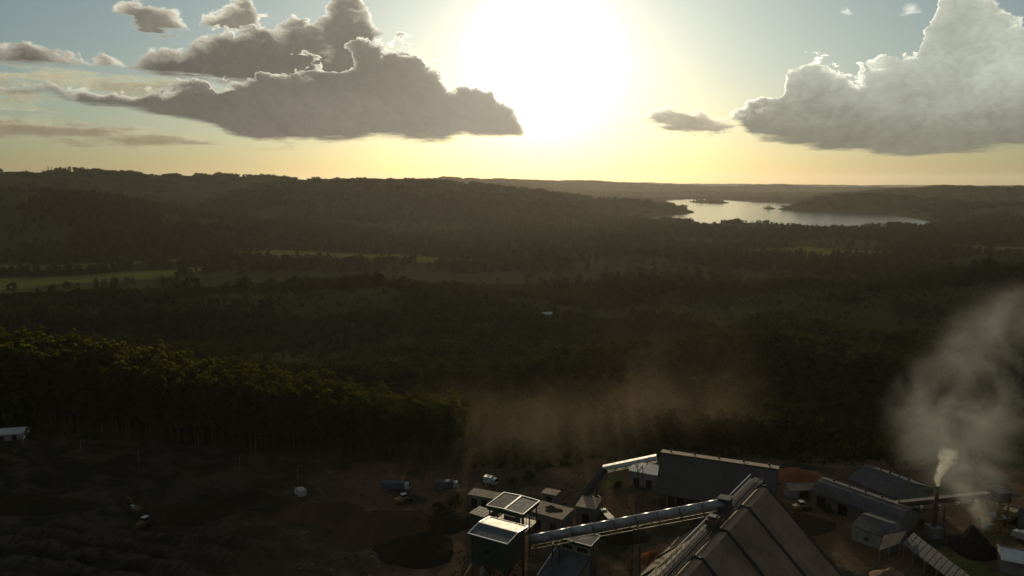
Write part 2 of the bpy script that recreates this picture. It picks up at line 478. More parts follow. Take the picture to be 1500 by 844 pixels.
def cover(x, y):
    """dirt, field and tree-cover weights"""
    f = np.zeros(x.shape)
    r = np.hypot(x, y)
    for q in FIELDS:
        sd = poly_sd(x, y, q) + fbm(x, y, 60, 3) * 20
        f = np.maximum(f, sstep(-4, 8, sd))
    big = fbm(x + 3000, y, 520, 4)
    glade = sstep(0.14, 0.24, big) * sstep(950, 1100, r) * sstep(-350, -150, x) * sstep(2500, 2200, r)
    f = np.maximum(f, glade)
    dirt = sstep(-6, 6, poly_sd(x, y, YARD) + fbm(x, y, 40, 3) * 14)
    gr = np.zeros(x.shape)
    nearby = r < 420
    if nearby.any():
        for q in GRASS:
            gr[nearby] = np.maximum(gr[nearby], sstep(-1.5, 1.5, poly_sd(x[nearby], y[nearby], q) + fbm(x[nearby], y[nearby], 8, 3) * 5))
    dirt = dirt * (1 - gr); f = np.maximum(f, gr * 0.7)
    lk = np.where((r > 2000) & (r < 7500), poly_sd(x, y, LAKE), -1e3)
    return dirt, f, lk

RINGS = np.concatenate([np.linspace(4, 140, 18)[:-1], np.arange(140, 360, 1.3), 360 * 1.0075 ** np.arange(0, 140),
                        360 * 1.0075 ** 139 * 1.0155 ** np.arange(1, 300)])
RINGS = RINGS[RINGS < 27500]
A_F = np.radians(np.arange(-44, 44.01, 0.17))
A_C = np.radians(np.arange(48, 312.01, 6.0))
AZS = np.concatenate([A_F, A_C])
def build_ground():
    nr, na = len(RINGS), len(AZS)
    rr, aa = np.meshgrid(RINGS, AZS, indexing='ij')
    x = (rr * np.sin(aa)).ravel(); y = (rr * np.cos(aa)).ravel()
    z = height(x, y)
    co = np.stack([x, y, z], 1)
    i = np.arange(nr - 1)[:, None] * na; j = np.arange(na)[None, :]; j2 = (j + 1) % na
    quads = np.stack([i + j, i + j2, i + na + j2, i + na + j], -1).reshape(-1, 4)
    me = bpy.data.meshes.new("ground")
    me.vertices.add(len(co) + 1); me.vertices.foreach_set("co", np.vstack([co, [[0, 0, 0]]]).ravel())
    ctr = len(co)
    tri = np.stack([np.full(na, ctr), j2.ravel(), j.ravel()], 1)
    nl = quads.size + tri.size
    me.loops.add(nl); me.loops.foreach_set("vertex_index", np.concatenate([quads.ravel(), tri.ravel()]))
    me.polygons.add(len(quads) + na)
    me.polygons.foreach_set("loop_start", np.concatenate([np.arange(len(quads)) * 4, len(quads) * 4 + np.arange(na) * 3]))
    me.polygons.foreach_set("use_smooth", np.ones(len(quads) + na, bool))
    me.update(calc_edges=True); me.validate()
    d, f, lk = cover(x, y)
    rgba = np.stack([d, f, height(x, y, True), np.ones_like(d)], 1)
    rgba = np.vstack([rgba, [[1, 0, 0, 1]]])
    at = me.color_attributes.new("cover", 'FLOAT_COLOR', 'POINT')
    at.data.foreach_set("color", rgba.ravel())
    o = bpy.data.objects.new("ground", me); COL.objects.link(o)
    tag(o, "rolling green valley land with a bare dirt works yard in front", kind="structure")
    return o
ground = build_ground()

def ground_material():
    m, h, bs = mat("land")
    at = h.n.new('ShaderNodeVertexColor'); at.layer_name = "cover"
    r, g, b = h.xyz(at.outputs[0])
    pos = h.n.new('ShaderNodeNewGeometry').outputs['Position']
    n1 = h.noise(pos, 0.02, 5, 0.6); n2 = h.noise(pos, 0.35, 5, 0.65); n3 = h.noise(pos, 0.006, 4, 0.55)
    # scrub and forest floor
    scrub = h.mix(n2, (0.020, 0.027, 0.010), (0.062, 0.066, 0.024))
    # meadow and plantation rows
    px, py, pz = h.xyz(pos)
    rows = h.m('SINE', h.mul(h.add(h.mul(px, 0.35), h.mul(py, 0.94)), 0.42))
    field = h.mix(h.add(h.mul(n3, 0.8), h.mul(rows, 0.14)), (0.058, 0.080, 0.022), (0.155, 0.150, 0.046))
    # bare red-brown earth, tracked and stained
    tr = h.noise(h.vm('ADD', h.vec(h.mul(h.add(h.mul(px, 0.87), h.mul(py, -0.5)), 0.5), h.add(h.mul(px, 0.5), h.mul(py, 0.87)), 0.0), h.vm('SCALE', h.noise(pos, 0.04, 3, 0.5, out=1), 30.0)), 0.10, 6, 0.62)
    red = h.mix(h.ss(n1, 0.35, 0.65), (0.060, 0.044, 0.030), (0.115, 0.072, 0.042))
    pale = h.mix(h.mul(h.ss(tr, 0.50, 0.70), 0.8), red, (0.150, 0.115, 0.078))
    dark = h.mix(h.ss(h.noise(pos, 0.045, 4, 0.6, w=2.0), 0.52, 0.62), pale, (0.030, 0.032, 0.022))
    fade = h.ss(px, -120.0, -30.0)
    dark = h.mix(fade, h.mix(h.ss(h.add(h.mul(tr, 0.6), h.mul(n1, 0.4)), 0.42, 0.60), (0.017, 0.017, 0.012), (0.050, 0.046, 0.034)), dark)      # darker soil on the left of the yard
    lit_crest = h.mix(h.ss(n2, 0.35, 0.6), (0.022, 0.020, 0.014), (0.060, 0.053, 0.040))     # row crests paler, sky light on their tops put into the colour
    dark = h.mix(b, dark, lit_crest)
    c = h.mix(g, scrub, field)
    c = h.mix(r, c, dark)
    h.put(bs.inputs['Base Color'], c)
    bs.inputs['Roughness'].default_value = 1.0
    bs.inputs['Specular IOR Level'].default_value = 0.0
    bp = h.n.new('ShaderNodeBump'); bp.inputs['Strength'].default_value = 0.9; bp.inputs['Distance'].default_value = 0.8
    h.put(bp.inputs['Height'], h.add(h.mul(n2, 1.0), h.mul(tr, 0.4)))
    h.l.new(bp.outputs[0], bs.inputs['Normal'])
    return m
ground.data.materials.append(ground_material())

# ---------------------------------------------------------------- lake
def lake():
    bm = bmesh.new()
    # one sheet a little larger than the shore, cut by the land
    xs = [p.x for p in LAKE]; ys = [p.y for p in LAKE]
    v = [bm.verts.new(c) for c in ((min(xs) - 150, min(ys) - 60, LAKE_Z), (max(xs) + 300, min(ys) - 60, LAKE_Z), (max(xs) + 300, max(ys) + 200, LAKE_Z), (min(xs) - 150, max(ys) + 200, LAKE_Z))]
    bm.faces.new(v)
    me = bpy.data.meshes.new("lake"); bm.to_mesh(me); bm.free()
    o = bpy.data.objects.new("lake", me); COL.objects.link(o)
    m, h, bs = mat("lake_water")
    bs.inputs['Base Color'].default_value = (0.012, 0.018, 0.018, 1)
    bs.inputs['Roughness'].default_value = 0.12
    bs.inputs['IOR'].default_value = 1.33
    pos = h.n.new('ShaderNodeNewGeometry').outputs['Position']
    q = h.vm('MULTIPLY', pos, (1.0, 0.55, 1.0))
    n = h.add(h.noise(q, 0.09, 4, 0.6), h.mul(h.noise(q, 0.012, 3, 0.5), 1.5))
    bp = h.n.new('ShaderNodeBump'); bp.inputs['Strength'].default_value = 0.32; bp.inputs['Distance'].default_value = 2.0
    h.put(bp.inputs['Height'], n); h.l.new(bp.outputs[0], bs.inputs['Normal'])
    me.materials.append(m)
    tag(o, "pale lake shining among dark hills in the distance", kind="structure")
lake()
# ---------------------------------------------------------------- foliage
def leaf_material(name, a, b, trans=0.45, gain=(1.4, 1.25, 0.5)):
    m = bpy.data.materials.new(name); m.use_nodes = True
    h = NT(m.node_tree); h.n.clear()
    oi = h.n.new('ShaderNodeObjectInfo')
    geo = h.n.new('ShaderNodeNewGeometry')
    n = h.noise(geo.outputs['Position'], 0.5, 2, 0.5)
    c = h.mix(h.add(h.mul(oi.outputs['Random'], 0.6), h.mul(h.sub(n, 0.3), 0.9)), a, b)
    d = h.n.new('ShaderNodeBsdfDiffuse'); h.put(d.inputs[0], c)
    t = h.n.new('ShaderNodeBsdfTranslucent'); h.put(t.inputs[0], h.mix(1.0, c, gain, 'MULTIPLY'))
    ms = h.n.new('ShaderNodeMixShader'); ms.inputs[0].default_value = trans
    h.l.new(d.outputs[0], ms.inputs[1]); h.l.new(t.outputs[0], ms.inputs[2])
    out = h.n.new('ShaderNodeOutputMaterial'); h.l.new(ms.outputs[0], out.inputs['Surface'])
    return m
M_EUC = leaf_material("eucalyptus_leaf", (0.024, 0.036, 0.011), (0.060, 0.068, 0.020), 0.55, (2.3, 1.9, 0.6))
M_BROAD = leaf_material("broad_leaf", (0.016, 0.026, 0.009), (0.044, 0.052, 0.016), 0.35)
M_PINE = leaf_material("needle_leaf", (0.014, 0.022, 0.010), (0.030, 0.038, 0.014), 0.25)
M_FAR = leaf_material("far_leaf", (0.017, 0.026, 0.009), (0.038, 0.046, 0.015), 0.25)
def bark_material():
    m, h, bs = mat("bark")
    pos = h.n.new('ShaderNodeNewGeometry').outputs['Position']
    n = h.noise(h.vm('MULTIPLY', pos, (1, 1, 0.2)), 4.0, 4, 0.6)
    h.put(bs.inputs['Base Color'], h.mix(n, (0.030, 0.024, 0.018), (0.075, 0.060, 0.045)))
    bs.inputs['Roughness'].default_value = 0.95
    bs.inputs['Specular IOR Level'].default_value = 0.1
    return m
M_BARK = bark_material()

def mesh_np(name, verts, faces, material, smooth=False):
    me = bpy.data.meshes.new(name)
    v = np.asarray(verts, float); f = np.asarray(faces, int)
    me.vertices.add(len(v)); me.vertices.foreach_set("co", v.ravel())
    me.loops.add(f.size); me.loops.foreach_set("vertex_index", f.ravel())
    me.polygons.add(len(f)); me.polygons.foreach_set("loop_start", np.arange(len(f)) * f.shape[1])
    me.polygons.foreach_set("use_smooth", np.full(len(f), smooth))
    me.update(calc_edges=True)
    me.materials.append(material)
    return me

def tufts(centres, r, per, size, g):
    """leaf faces spread through balls around the given centres"""
    n = len(centres) * per
    c = np.repeat(np.asarray(centres), per, 0); rad = np.repeat(np.asarray(r), per)
    d = g.normal(size=(n, 3)); d /= np.linalg.norm(d, axis=1)[:, None]
    p = c + d * (rad * g.random(n) ** 0.4)[:, None] * np.array([1, 1, 0.8])
    nrm = d * 0.8 + g.normal(size=(n, 3)) * 0.7
    nrm /= np.linalg.norm(nrm, axis=1)[:, None]
    t = np.cross(nrm, g.normal(size=(n, 3))); t /= np.linalg.norm(t, axis=1)[:, None]
    b = np.cross(nrm, t)
    s = (size * (0.6 + 0.8 * g.random(n)))[:, None]
    k = (0.45 + 0.4 * g.random(n))[:, None]
    v = np.stack([p + t * s, p + b * s * k, p - t * s * 0.9, p - b * s * k], 1).reshape(-1, 3)
    return v, np.arange(n * 4).reshape(-1, 4)

def tube_np(path, radii, seg=6):
    vs, fs = [], []
    path = [np.asarray(p, float) for p in path]
    for i, p in enumerate(path):
        d = path[min(i + 1, len(path) - 1)] - path[max(i - 1, 0)]
        d = d / (np.linalg.norm(d) + 1e-9)
        a = np.cross(d, [0.3, 1, 0.1]); a /= np.linalg.norm(a); b = np.cross(d, a)
        for k in range(seg):
            q = 2 * math.pi * k / seg
            vs.append(p + (a * math.cos(q) + b * math.sin(q)) * radii[i])
    for i in range(len(path) - 1):
        for k in range(seg):
            k2 = (k + 1) % seg
            fs.append((i * seg + k, i * seg + k2, (i + 1) * seg + k2, (i + 1) * seg + k))
    return vs, fs

def tree_meshes(kind, seed):
    """crown and trunk of one tree, unit: metres, base at the origin"""
    g = np.random.default_rng(seed)
    tv, tf = [], []
    def limb(path, rad, seg=5):
        v, f = tube_np(path, rad, seg); o = len(tv)
        tv.extend(v); tf.extend([tuple(i + o for i in q) for q in f])
    cs, rs = [], []
    if kind == 'euc':
        h = 25.0
        lean = g.normal(size=2) * 0.5
        top = np.array([lean[0], lean[1], h * 0.95])
        limb([(0, 0, -1), (lean[0] * .2, lean[1] * .2, h * .35), (lean[0] * .7, lean[1] * .7, h * .7), top], [.30, .24, .14, .04], 6)
        for k in range(26):
            t = 0.30 + 0.70 * (k + g.random()) / 26
            w_ = 2.9 * math.sin(math.pi * min(1.0, (t - 0.22) / 0.86)) ** 0.7 + 0.35
            a = g.random() * 6.283; rr = w_ * (0.35 + 0.65 * g.random())
            base = np.array([lean[0] * t, lean[1] * t, h * t - rr * 0.7])
            e = np.array([base[0] + math.cos(a) * rr, base[1] + math.sin(a) * rr, h * t + 0.4])
            limb([base, e], [.07, .025], 4)
            cs.append(e); rs.append(0.8 + 0.9 * g.random() * (1.2 - t))
        cs.append(top); rs.append(0.8)
        v, f = tufts(cs, rs, 44, 0.42, g)
    elif kind == 'broad':
        h = 13.0 + 2 * g.random(); R_ = 5.2
        limb([(0, 0, -1), (.2, .1, h * .3), (.3, -.2, h * .5)], [.38, .3, .22], 6)
        for k in range(30):
            a = g.random() * 6.283; q = g.random() ** 0.5
            zz = h * (0.38 + 0.60 * g.random())
            w_ = R_ * math.sqrt(max(0.05, 1 - ((zz / h - 0.60) / 0.46) ** 2))
            e = np.array([math.cos(a) * w_ * q, math.sin(a) * w_ * q, zz])
            if k % 3 == 0: limb([(.2, 0, h * .4), e * [.6, .6, .9], e], [.13, .08, .03], 4)
            cs.append(e); rs.append(1.2 + 1.0 * g.random())
        v, f = tufts(cs, rs, 34, 0.62, g)
    elif kind == 'pine':     # araucaria: bare stem, flat tiered top
        h = 18.0
        limb([(0, 0, -1), (0, 0, h * .6), (0, 0, h)], [.32, .24, .08], 6)
        for tier in range(4):
            zz = h * (0.70 + 0.09 * tier); R_ = 4.2 - tier * 0.7
            for k in range(9):
                a = 6.283 * k / 9 + g.random() * .5
                e = np.array([math.cos(a) * R_, math.sin(a) * R_, zz + 1.1])
                limb([(0, 0, zz - .4), e * [.6, .6, 1] - [0, 0, .6], e], [.1, .07, .03], 4)
                cs.append(e); rs.append(0.9); cs.append(e * [.65, .65, 1] - [0, 0, .3]); rs.append(0.6)
        v, f = tufts(cs, rs, 16, 0.42, g)
    crown = mesh_np("crown", v, f, {'euc': M_EUC, 'broad': M_BROAD, 'pine': M_PINE}[kind])
    trunk = mesh_np("trunk", tv, tf, M_BARK, True)
    return crown, trunk

TREES = {'euc': [tree_meshes('euc', 10 + i) for i in range(4)],
         'broad': [tree_meshes('broad', 30 + i) for i in range(4)],
         'pine': [tree_meshes('pine', 50 + i) for i in range(2)]}

def plant_tree(name, kind, var, loc, scale, rz, label, cat, group, squash=1.0):
    crown, trunk = TREES[kind][var % len(TREES[kind])]
    t = empty(name, loc, rz)
    t.scale = (scale * squash, scale * squash, scale)
    for nm, me in (("crown", crown), ("trunk", trunk)):
        o = bpy.data.objects.new(nm, me); COL.objects.link(o); o.parent = t
    return tag(t, label, cat, group)

# ---- masses of trees that cannot be counted: instanced from a few patterns
def pattern(name, meshes):
    c = bpy.data.collections.new(name)
    for i, me in enumerate(meshes):
        c.objects.link(bpy.data.objects.new("%s_pattern_%d" % (name, i), me))
    return c

def wood_tree_mesh(seed, h=12.0, R_=4.6, leaf=0.95, n=20, per=18, mat_=None, conic=0.0):
    g = np.random.default_rng(seed)
    cs, rs = [], []
    for k in range(n):
        a = g.random() * 6.283; q = g.random() ** 0.5; t = g.random()
        zz = h * (0.15 + 0.80 * t)
        w_ = R_ * math.sqrt(max(0.06, 1 - ((t - 0.5) / 0.56) ** 2)) * (1 - conic * t)
        cs.append((math.cos(a) * w_ * q, math.sin(a) * w_ * q, zz)); rs.append(1.3 + 1.1 * g.random())
    v, f = tufts(cs, rs, per, leaf, g)
    return mesh_np("wood_crown", v, f, mat_ or M_BROAD)

def clump_mesh(seed, span=34.0, trees=16):
    """a patch of far woodland"""
    g = np.random.default_rng(seed)
    cs, rs = [], []
    for k in range(trees):
        x, y = g.uniform(-span / 2, span / 2, 2); h = g.uniform(7, 15)
        for q in range(5):
            cs.append((x + g.normal() * 2.2, y + g.normal() * 2.2, h * g.uniform(0.25, 1.0))); rs.append(g.uniform(1.8, 3.2))
    v, f = tufts(cs, rs, 8, 1.9, g)
    return mesh_np("far_wood", v, f, M_FAR)

def scatter(name, pts, scl, rot, idx, coll, label):
    me = bpy.data.meshes.new(name)
    me.vertices.add(len(pts)); me.vertices.foreach_set("co", np.asarray(pts, float).ravel())
    for nm, ar, ty in (("scl", scl, 'FLOAT'), ("rot", rot, 'FLOAT'), ("idx", idx, 'INT')):
        at = me.attributes.new(nm, ty, 'POINT'); at.data.foreach_set("value", np.asarray(ar))
    o = bpy.data.objects.new(name, me); COL.objects.link(o)
    ng = bpy.data.node_groups.new(name + "_nodes", 'GeometryNodeTree')
    ng.interface.new_socket("Geometry", in_out='INPUT', socket_type='NodeSocketGeometry')
    ng.interface.new_socket("Geometry", in_out='OUTPUT', socket_type='NodeSocketGeometry')
    N, L = ng.nodes, ng.links
    gi = N.new('NodeGroupInput'); go = N.new('NodeGroupOutput')
    ci = N.new('GeometryNodeCollectionInfo'); ci.inputs['Collection'].default_value = coll
    ci.inputs['Separate Children'].default_value = True; ci.inputs['Reset Children'].default_value = True
    iop = N.new('GeometryNodeInstanceOnPoints'); iop.inputs['Pick Instance'].default_value = True
    def attr(nm, ty):
        a = N.new('GeometryNodeInputNamedAttribute'); a.data_type = ty; a.inputs['Name'].default_value = nm
        return a.outputs['Attribute']
    cx_ = N.new('ShaderNodeCombineXYZ'); L.new(attr("rot", 'FLOAT'), cx_.inputs[2])
    cs_ = N.new('ShaderNodeCombineXYZ')
    for i in range(3): L.new(attr("scl", 'FLOAT'), cs_.inputs[i])
    L.new(gi.outputs[0], iop.inputs['Points']); L.new(ci.outputs[0], iop.inputs['Instance'])
    L.new(attr("idx", 'INT'), iop.inputs['Instance Index'])
    L.new(cx_.outputs[0], iop.inputs['Rotation']); L.new(cs_.outputs[0], iop.inputs['Scale'])
    L.new(iop.outputs[0], go.inputs[0])
    md = o.modifiers.new("scatter", 'NODES'); md.node_group = ng
    tag(o, label, kind="stuff")
    return o

def sample_points(r0, r1, n, half=43.0):
    a = np.radians(rng.uniform(-half, half, n)); r = np.sqrt(rng.uniform(r0 * r0, r1 * r1, n))
    return r * np.sin(a), r * np.cos(a)

# eucalyptus plantation: its back edge follows the line of tops, its front edge the yard
EUC = [tuple(G(*p))[:2] for p in [(-120, 628), (0, 622), (120, 634), (260, 652), (400, 664), (520, 672), (600, 676), (668, 678)]]
EUC = EUC + [(q[0] + q[0] / math.hypot(*q) * dp, q[1] + q[1] / math.hypot(*q) * dp) for q, dp in zip(EUC[::-1], (24, 30, 36, 42, 46, 52, 60, 64))]

# ---- near and middle wood
x, y = sample_points(330, 1000, 26000)
r_ = np.hypot(x, y)
d, f, lk = cover(x, y)
eu = poly_sd(x, y, EUC)
yd = poly_sd(x, y, YARD) + fbm(x, y, 50, 3) * 20
dens = fbm(x + 500, y, 110, 4)
keep = (f < 0.5) & (eu < -6) & (yd < -3) & ((dens > -0.16) | (y < 520))
keep &= rng.random(len(x)) < np.where((dens > 0.0) | (y < 560), 0.95, 0.55)
x, y = x[keep], y[keep]; r_ = np.hypot(x, y)
patch = fbm(x + 40, y + 800, 160, 3)
scl = rng.uniform(0.5, 1.2, len(x)) * (1 + patch * 1.1)
scl *= np.where(y < 420, 0.62, 1.0)
scl *= np.where((x < 40) & (y > 690), np.where(x < -250, 0.38, 0.6), 1.0)
wood = pattern("wood", [wood_tree_mesh(100 + i) for i in range(4)] + [wood_tree_mesh(120 + i, h=17.0, R_=3.4, n=22, conic=0.45) for i in range(2)])
idx = np.where(patch > 0.12, rng.integers(4, 6, len(x)), rng.integers(0, 4, len(x)))
scatter("valley_wood", np.stack([x, y, height(x, y) - 0.6], 1), scl, rng.uniform(0, 6.283, len(x)), idx, wood, "dense dark wood filling the valley behind the works")
# ---- woodland from one to three kilometres
x, y = sample_points(1000, 2900, 30000)
d, f, lk = cover(x, y)
dens = fbm(x, y, 260, 4)
keep = (f < 0.4) & (lk < -6) & (dens > -0.18) | ((f < 0.6) & (lk < -6) & (rng.random(len(x)) < 0.06))
keep &= ~((x < -150) & (y < 1500) & (f > 0.05))
shore = (lk > -170) & (np.hypot(x, y) > 2000)
keep &= ~shore | (rng.random(len(x)) < 0.28)
keep &= ~((x < 60) & (y < 1150) & (rng.random(len(x)) < 0.8))
x, y = x[keep], y[keep]; lk = lk[keep]
scatter("hill_wood", np.stack([x, y, height(x, y) - 0.8], 1), rng.uniform(0.7, 1.25, len(x)) * np.where(lk > -170, 0.5, 1.0), rng.uniform(0, 6.283, len(x)), rng.integers(0, 6, len(x)), wood,
        "dark woodland over the hills and shores beyond the valley")
# ---- far woodland in patches
x, y = sample_points(2700, 11500, 34000, 40)
d, f, lk = cover(x, y)
dens = fbm(x, y, 420, 4)
keep = (lk < -22) & (dens > -0.16)
x, y = x[keep], y[keep]
far = pattern("far", [clump_mesh(200 + i) for i in range(4)])
scatter("far_wood", np.stack([x, y, height(x, y) - 1.5], 1), rng.uniform(0.7, 1.3, len(x)), rng.uniform(0, 6.283, len(x)), rng.integers(0, 4, len(x)), far,
        "hazy woodland covering the far hills behind the lake")
# ---- scrub under and between the nearer trees and about the yard's edge
x, y = sample_points(255, 470, 9000)
yd = poly_sd(x, y, YARD) + fbm(x, y, 50, 3) * 20
keep = (yd < 4) & (poly_sd(x, y, EUC) < -2)
x, y = x[keep], y[keep]
scatter("scrub", np.stack([x, y, height(x, y) - 0.3], 1), rng.uniform(0.10, 0.30, len(x)), rng.uniform(0, 6.283, len(x)), rng.integers(0, 4, len(x)), wood,
        "low dark scrub covering the slope behind the yard")
x, y = sample_points(470, 1050, 12000)
d, f, lk = cover(x, y)
keep = (f < 0.5) & (fbm(x + 500, y, 110, 4) < 0.05) & (fbm(x, y, 30, 2) > -0.25)
x, y = x[keep], y[keep]
scatter("hillside_scrub", np.stack([x, y, height(x, y) - 0.3], 1), rng.uniform(0.10, 0.36, len(x)), rng.uniform(0, 6.283, len(x)), rng.integers(0, 4, len(x)), wood,
        "low scrub in the clearings of the valley wood")
# trees on the lake's islands
for c, a, b, hh in ISLES:
    n = 60 if a > 60 else 9
    q = rng.uniform(0, 6.283, n); k = np.sqrt(rng.random(n)) * 0.8
    xx, yy = c.x + np.cos(q) * a * k, c.y + np.sin(q) * b * k
    scatter("island_wood", np.stack([xx, yy, np.maximum(height(xx, yy), LAKE_Z) - 0.5], 1), rng.uniform(0.9, 1.5, n) * (1.0 if a > 60 else 0.6), q, rng.integers(0, 4, n), wood,
            "wooded island out in the lake" if a > 60 else "tiny wooded islet near the headland")

# ---- eucalyptus trees that can be told apart, the nearest 280
bx = [p[0] for p in EUC]; by = [p[1] for p in EUC]
cand = []
while len(cand) < 560:
    q = (rng.uniform(max(min(bx), -420), max(bx)), rng.uniform(min(by), max(by)))
    if abs(q[0]) / q[1] > 0.78 or poly_sd(np.array([q[0]]), np.array([q[1]]), EUC)[0] < 0.5: continue
    if any((q[0] - c[0]) ** 2 + (q[1] - c[1]) ** 2 < 9.0 for c in cand): continue
    cand.append(q)
cand = sorted(cand, key=lambda c: math.hypot(*c))
# back edge catches the light: keep those too
sel = cand[:]
random.shuffle(sel)
edge_d = lambda c: math.hypot(*c) - np.interp(c[0] / c[1], [q[0] / q[1] for q in EUC[:8]], [math.hypot(*q) for q in EUC[:8]])
single = sorted(sel, key=edge_d)[:90]
rest = [c for c in sel if c not in set(single)]
rear = sorted(rest, key=lambda c: -edge_d(c) / np.interp(c[0], [-200, -60], [1.5, 0.8]))[:205]
rest = [c for c in rest if c not in set(rear)]
EUC_LAB = [None, "slender dark eucalyptus on the plantation's edge towards the yard", "eucalyptus with sunlit top on the plantation's far edge"]
for i, (ex, ey) in enumerate(single + rear):
    zz = Z(ex, ey)
    plant_tree("eucalyptus_tree", 'euc', i, (ex, ey, zz - 0.3), rng.uniform(0.78, 1.12) * float(np.interp(ex, [-220, -60], [1.42, 1.0])), rng.uniform(0, 6.28),
               EUC_LAB[1] if i < 90 else EUC_LAB[2], "tree", "eucalyptus plantation trees, " + ("yard side" if i < 90 else "far side"), squash=rng.uniform(0.9, 1.25))
plant_tree("eucalyptus_tree", 'euc', 1, (EUC[7][0] + 3.5, EUC[7][1] + 10, Z(EUC[7][0] + 3.5, EUC[7][1] + 10) - .3), 1.0, 1.0,
           "bushy eucalyptus standing alone at the plantation's right end beside the dust", "tree", None, squash=1.5)
ep = pattern("plantation", [t[0] for t in TREES['euc']])
ra = np.array(rest)
scatter("plantation_wood", np.stack([ra[:, 0], ra[:, 1], height(ra[:, 0], ra[:, 1]) - 0.3], 1), rng.uniform(0.75, 1.1, len(ra)) * np.interp(ra[:, 0], [-220, -60], [1.38, 1.0]), rng.uniform(0, 6.28, len(ra)),
        rng.integers(0, 4, len(ra)), ep, "dark closed interior of the eucalyptus plantation")

# ---- single trees standing on the crest behind the plantation, from left to right
crest = [(78, 425, 'broad', 1.1), (168, 421, 'broad', 1.05), (200, 417, 'broad', .8), (229, 416, 'broad', .9), (262, 414, 'broad', 1.45), (281, 413, 'broad', 1.55),
         (331, 412, 'broad', 1.2), (357, 409, 'broad', 1.55), (396, 404, 'broad', 1.3), (430, 411, 'broad', 1.35), (466, 415, 'broad', 1.1), (554, 411, 'broad', 1.35), (592, 414, 'pine', 1.0)]
ORD = ["leftmost", "second", "third", "fourth", "fifth", "sixth", "seventh", "eighth", "ninth", "tenth", "eleventh", "twelfth", "rightmost"]
for i, (px, py, kd, sc_) in enumerate(crest):
    g_ = G(px, py)
    dd = math.hypot(g_.x, g_.y)
    if dd > 900:
        g_ = Vector((ray(px, py).x / ray(px, py).y * 770, 770, 0)); g_.z = Z(g_.x, g_.y)
    lab = "round dark tree on the crest beside the sunlit fields, %s" % (ORD[i] + (" of the row" if i in (0, 12) else " from the left"))
    plant_tree("crest_tree", kd, i, (g_.x, g_.y, g_.z - 0.4), sc_, i * 1.3, lab, "tree", "single trees on the crest")
# a clump of tall pines on the far left skyline
for i, (px, py) in enumerate([(71, 247.5), (76, 247.2), (82, 247.3), (88, 247.6), (95, 247.8), (102, 248.0), (110, 248.5), (119, 248.6), (129, 249.0)]):
    v = PD(px, py, 3650); z_ = Z(v.x, v.y)
    plant_tree("skyline_tree", 'euc' if i < 2 else 'broad', i, (v.x, v.y, z_ - 1), [1.0, 0.9, 1.5, 1.6, 1.4, 1.5, 1.3, 1.2, 1.0][i], i, "tall tree in the clump on the far left skyline", "tree", "trees of the skyline clump")
# ---------------------------------------------------------------- materials of the works
def paint(name, a, b=None, rough=0.55, metal=0.0, scale=0.35, streak=True, spec=0.4, dirt=(0.06, 0.05, 0.035), dirt_k=0.65, ribs=0.0):
    m, h, bs = mat(name)
    b = b or tuple(q * 0.75 for q in a)
    tco = h.n.new('ShaderNodeTexCoord').outputs['Object']
    n = h.noise(tco, scale, 5, 0.6)
    c = h.mix(h.ss(n, 0.3, 0.7), a, b)
    st = h.noise(h.vm('MULTIPLY', tco, (1.0, 1.0, 0.12)) if streak else tco, 1.1, 5, 0.65)
    c = h.mix(h.mul(h.ss(st, 0.50, 0.75), dirt_k), c, dirt)
    rnd = h.n.new('ShaderNodeObjectInfo').outputs['Random']
    c = h.vm('SCALE', c, h.lin(rnd, 0.0, 1.0, 0.88, 1.10))
    h.put(bs.inputs['Base Color'], c)
    h.put(bs.inputs['Roughness'], h.lin(st, 0.3, 0.7, rough - 0.08, rough + 0.12))
    bs.inputs['Metallic'].default_value = metal
    bs.inputs['Specular IOR Level'].default_value = spec
    if ribs:
        x, y, z = h.xyz(tco)
        wv = h.m('SINE', h.mul(h.add(x, h.mul(y, 0.0)), 2 * math.pi / ribs))
        bp = h.n.new('ShaderNodeBump'); bp.inputs['Strength'].default_value = 0.5; bp.inputs['Distance'].default_value = 0.05
        h.put(bp.inputs['Height'], wv); h.l.new(bp.outputs[0], bs.inputs['Normal'])
    return m
M_ROOF = paint("grey_roof_sheet", (0.085, 0.088, 0.088), (0.060, 0.062, 0.062), 0.72, 0.0, ribs=0.9, spec=0.08)
M_ROOFD = paint("dark_roof_sheet", (0.055, 0.055, 0.056), (0.040, 0.040, 0.038), 0.55, 0.15, ribs=0.9)
M_ROOFW = paint("white_roof_sheet", (0.46, 0.48, 0.51), (0.37, 0.385, 0.40), 0.5, 0.0, dirt_k=0.3)
M_TAN = paint("tan_roof", (0.30, 0.225, 0.155), (0.22, 0.165, 0.115), 0.8, 0.0, scale=0.25)
M_MEMB = paint("brown_hall_roof", (0.205, 0.138, 0.086), (0.110, 0.076, 0.050), 0.75, 0.0, scale=0.12, dirt_k=0.4, spec=0.2)
M_SUNLIT = paint("sunlit_roof_sheet", (0.22, 0.195, 0.135), (0.15, 0.135, 0.10), 0.52, 0.25, scale=0.5, dirt=(0.10, 0.10, 0.10), dirt_k=0.35)  # sun glare on the rear slope partly put into a paler, warmer colour
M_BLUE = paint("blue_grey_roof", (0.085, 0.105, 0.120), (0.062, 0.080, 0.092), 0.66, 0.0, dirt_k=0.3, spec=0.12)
M_GREEN = paint("green_cladding", (0.020, 0.048, 0.026), (0.014, 0.034, 0.019), 0.5, 0.0)
M_TRIM = paint("white_trim", (0.80, 0.80, 0.76), (0.68, 0.68, 0.64), 0.28, 0.0, dirt_k=0.15, spec=0.6)
M_WALL = paint("white_wall", (0.25, 0.245, 0.22), (0.17, 0.165, 0.145), 0.8, 0.0, dirt=(0.12, 0.10, 0.07))
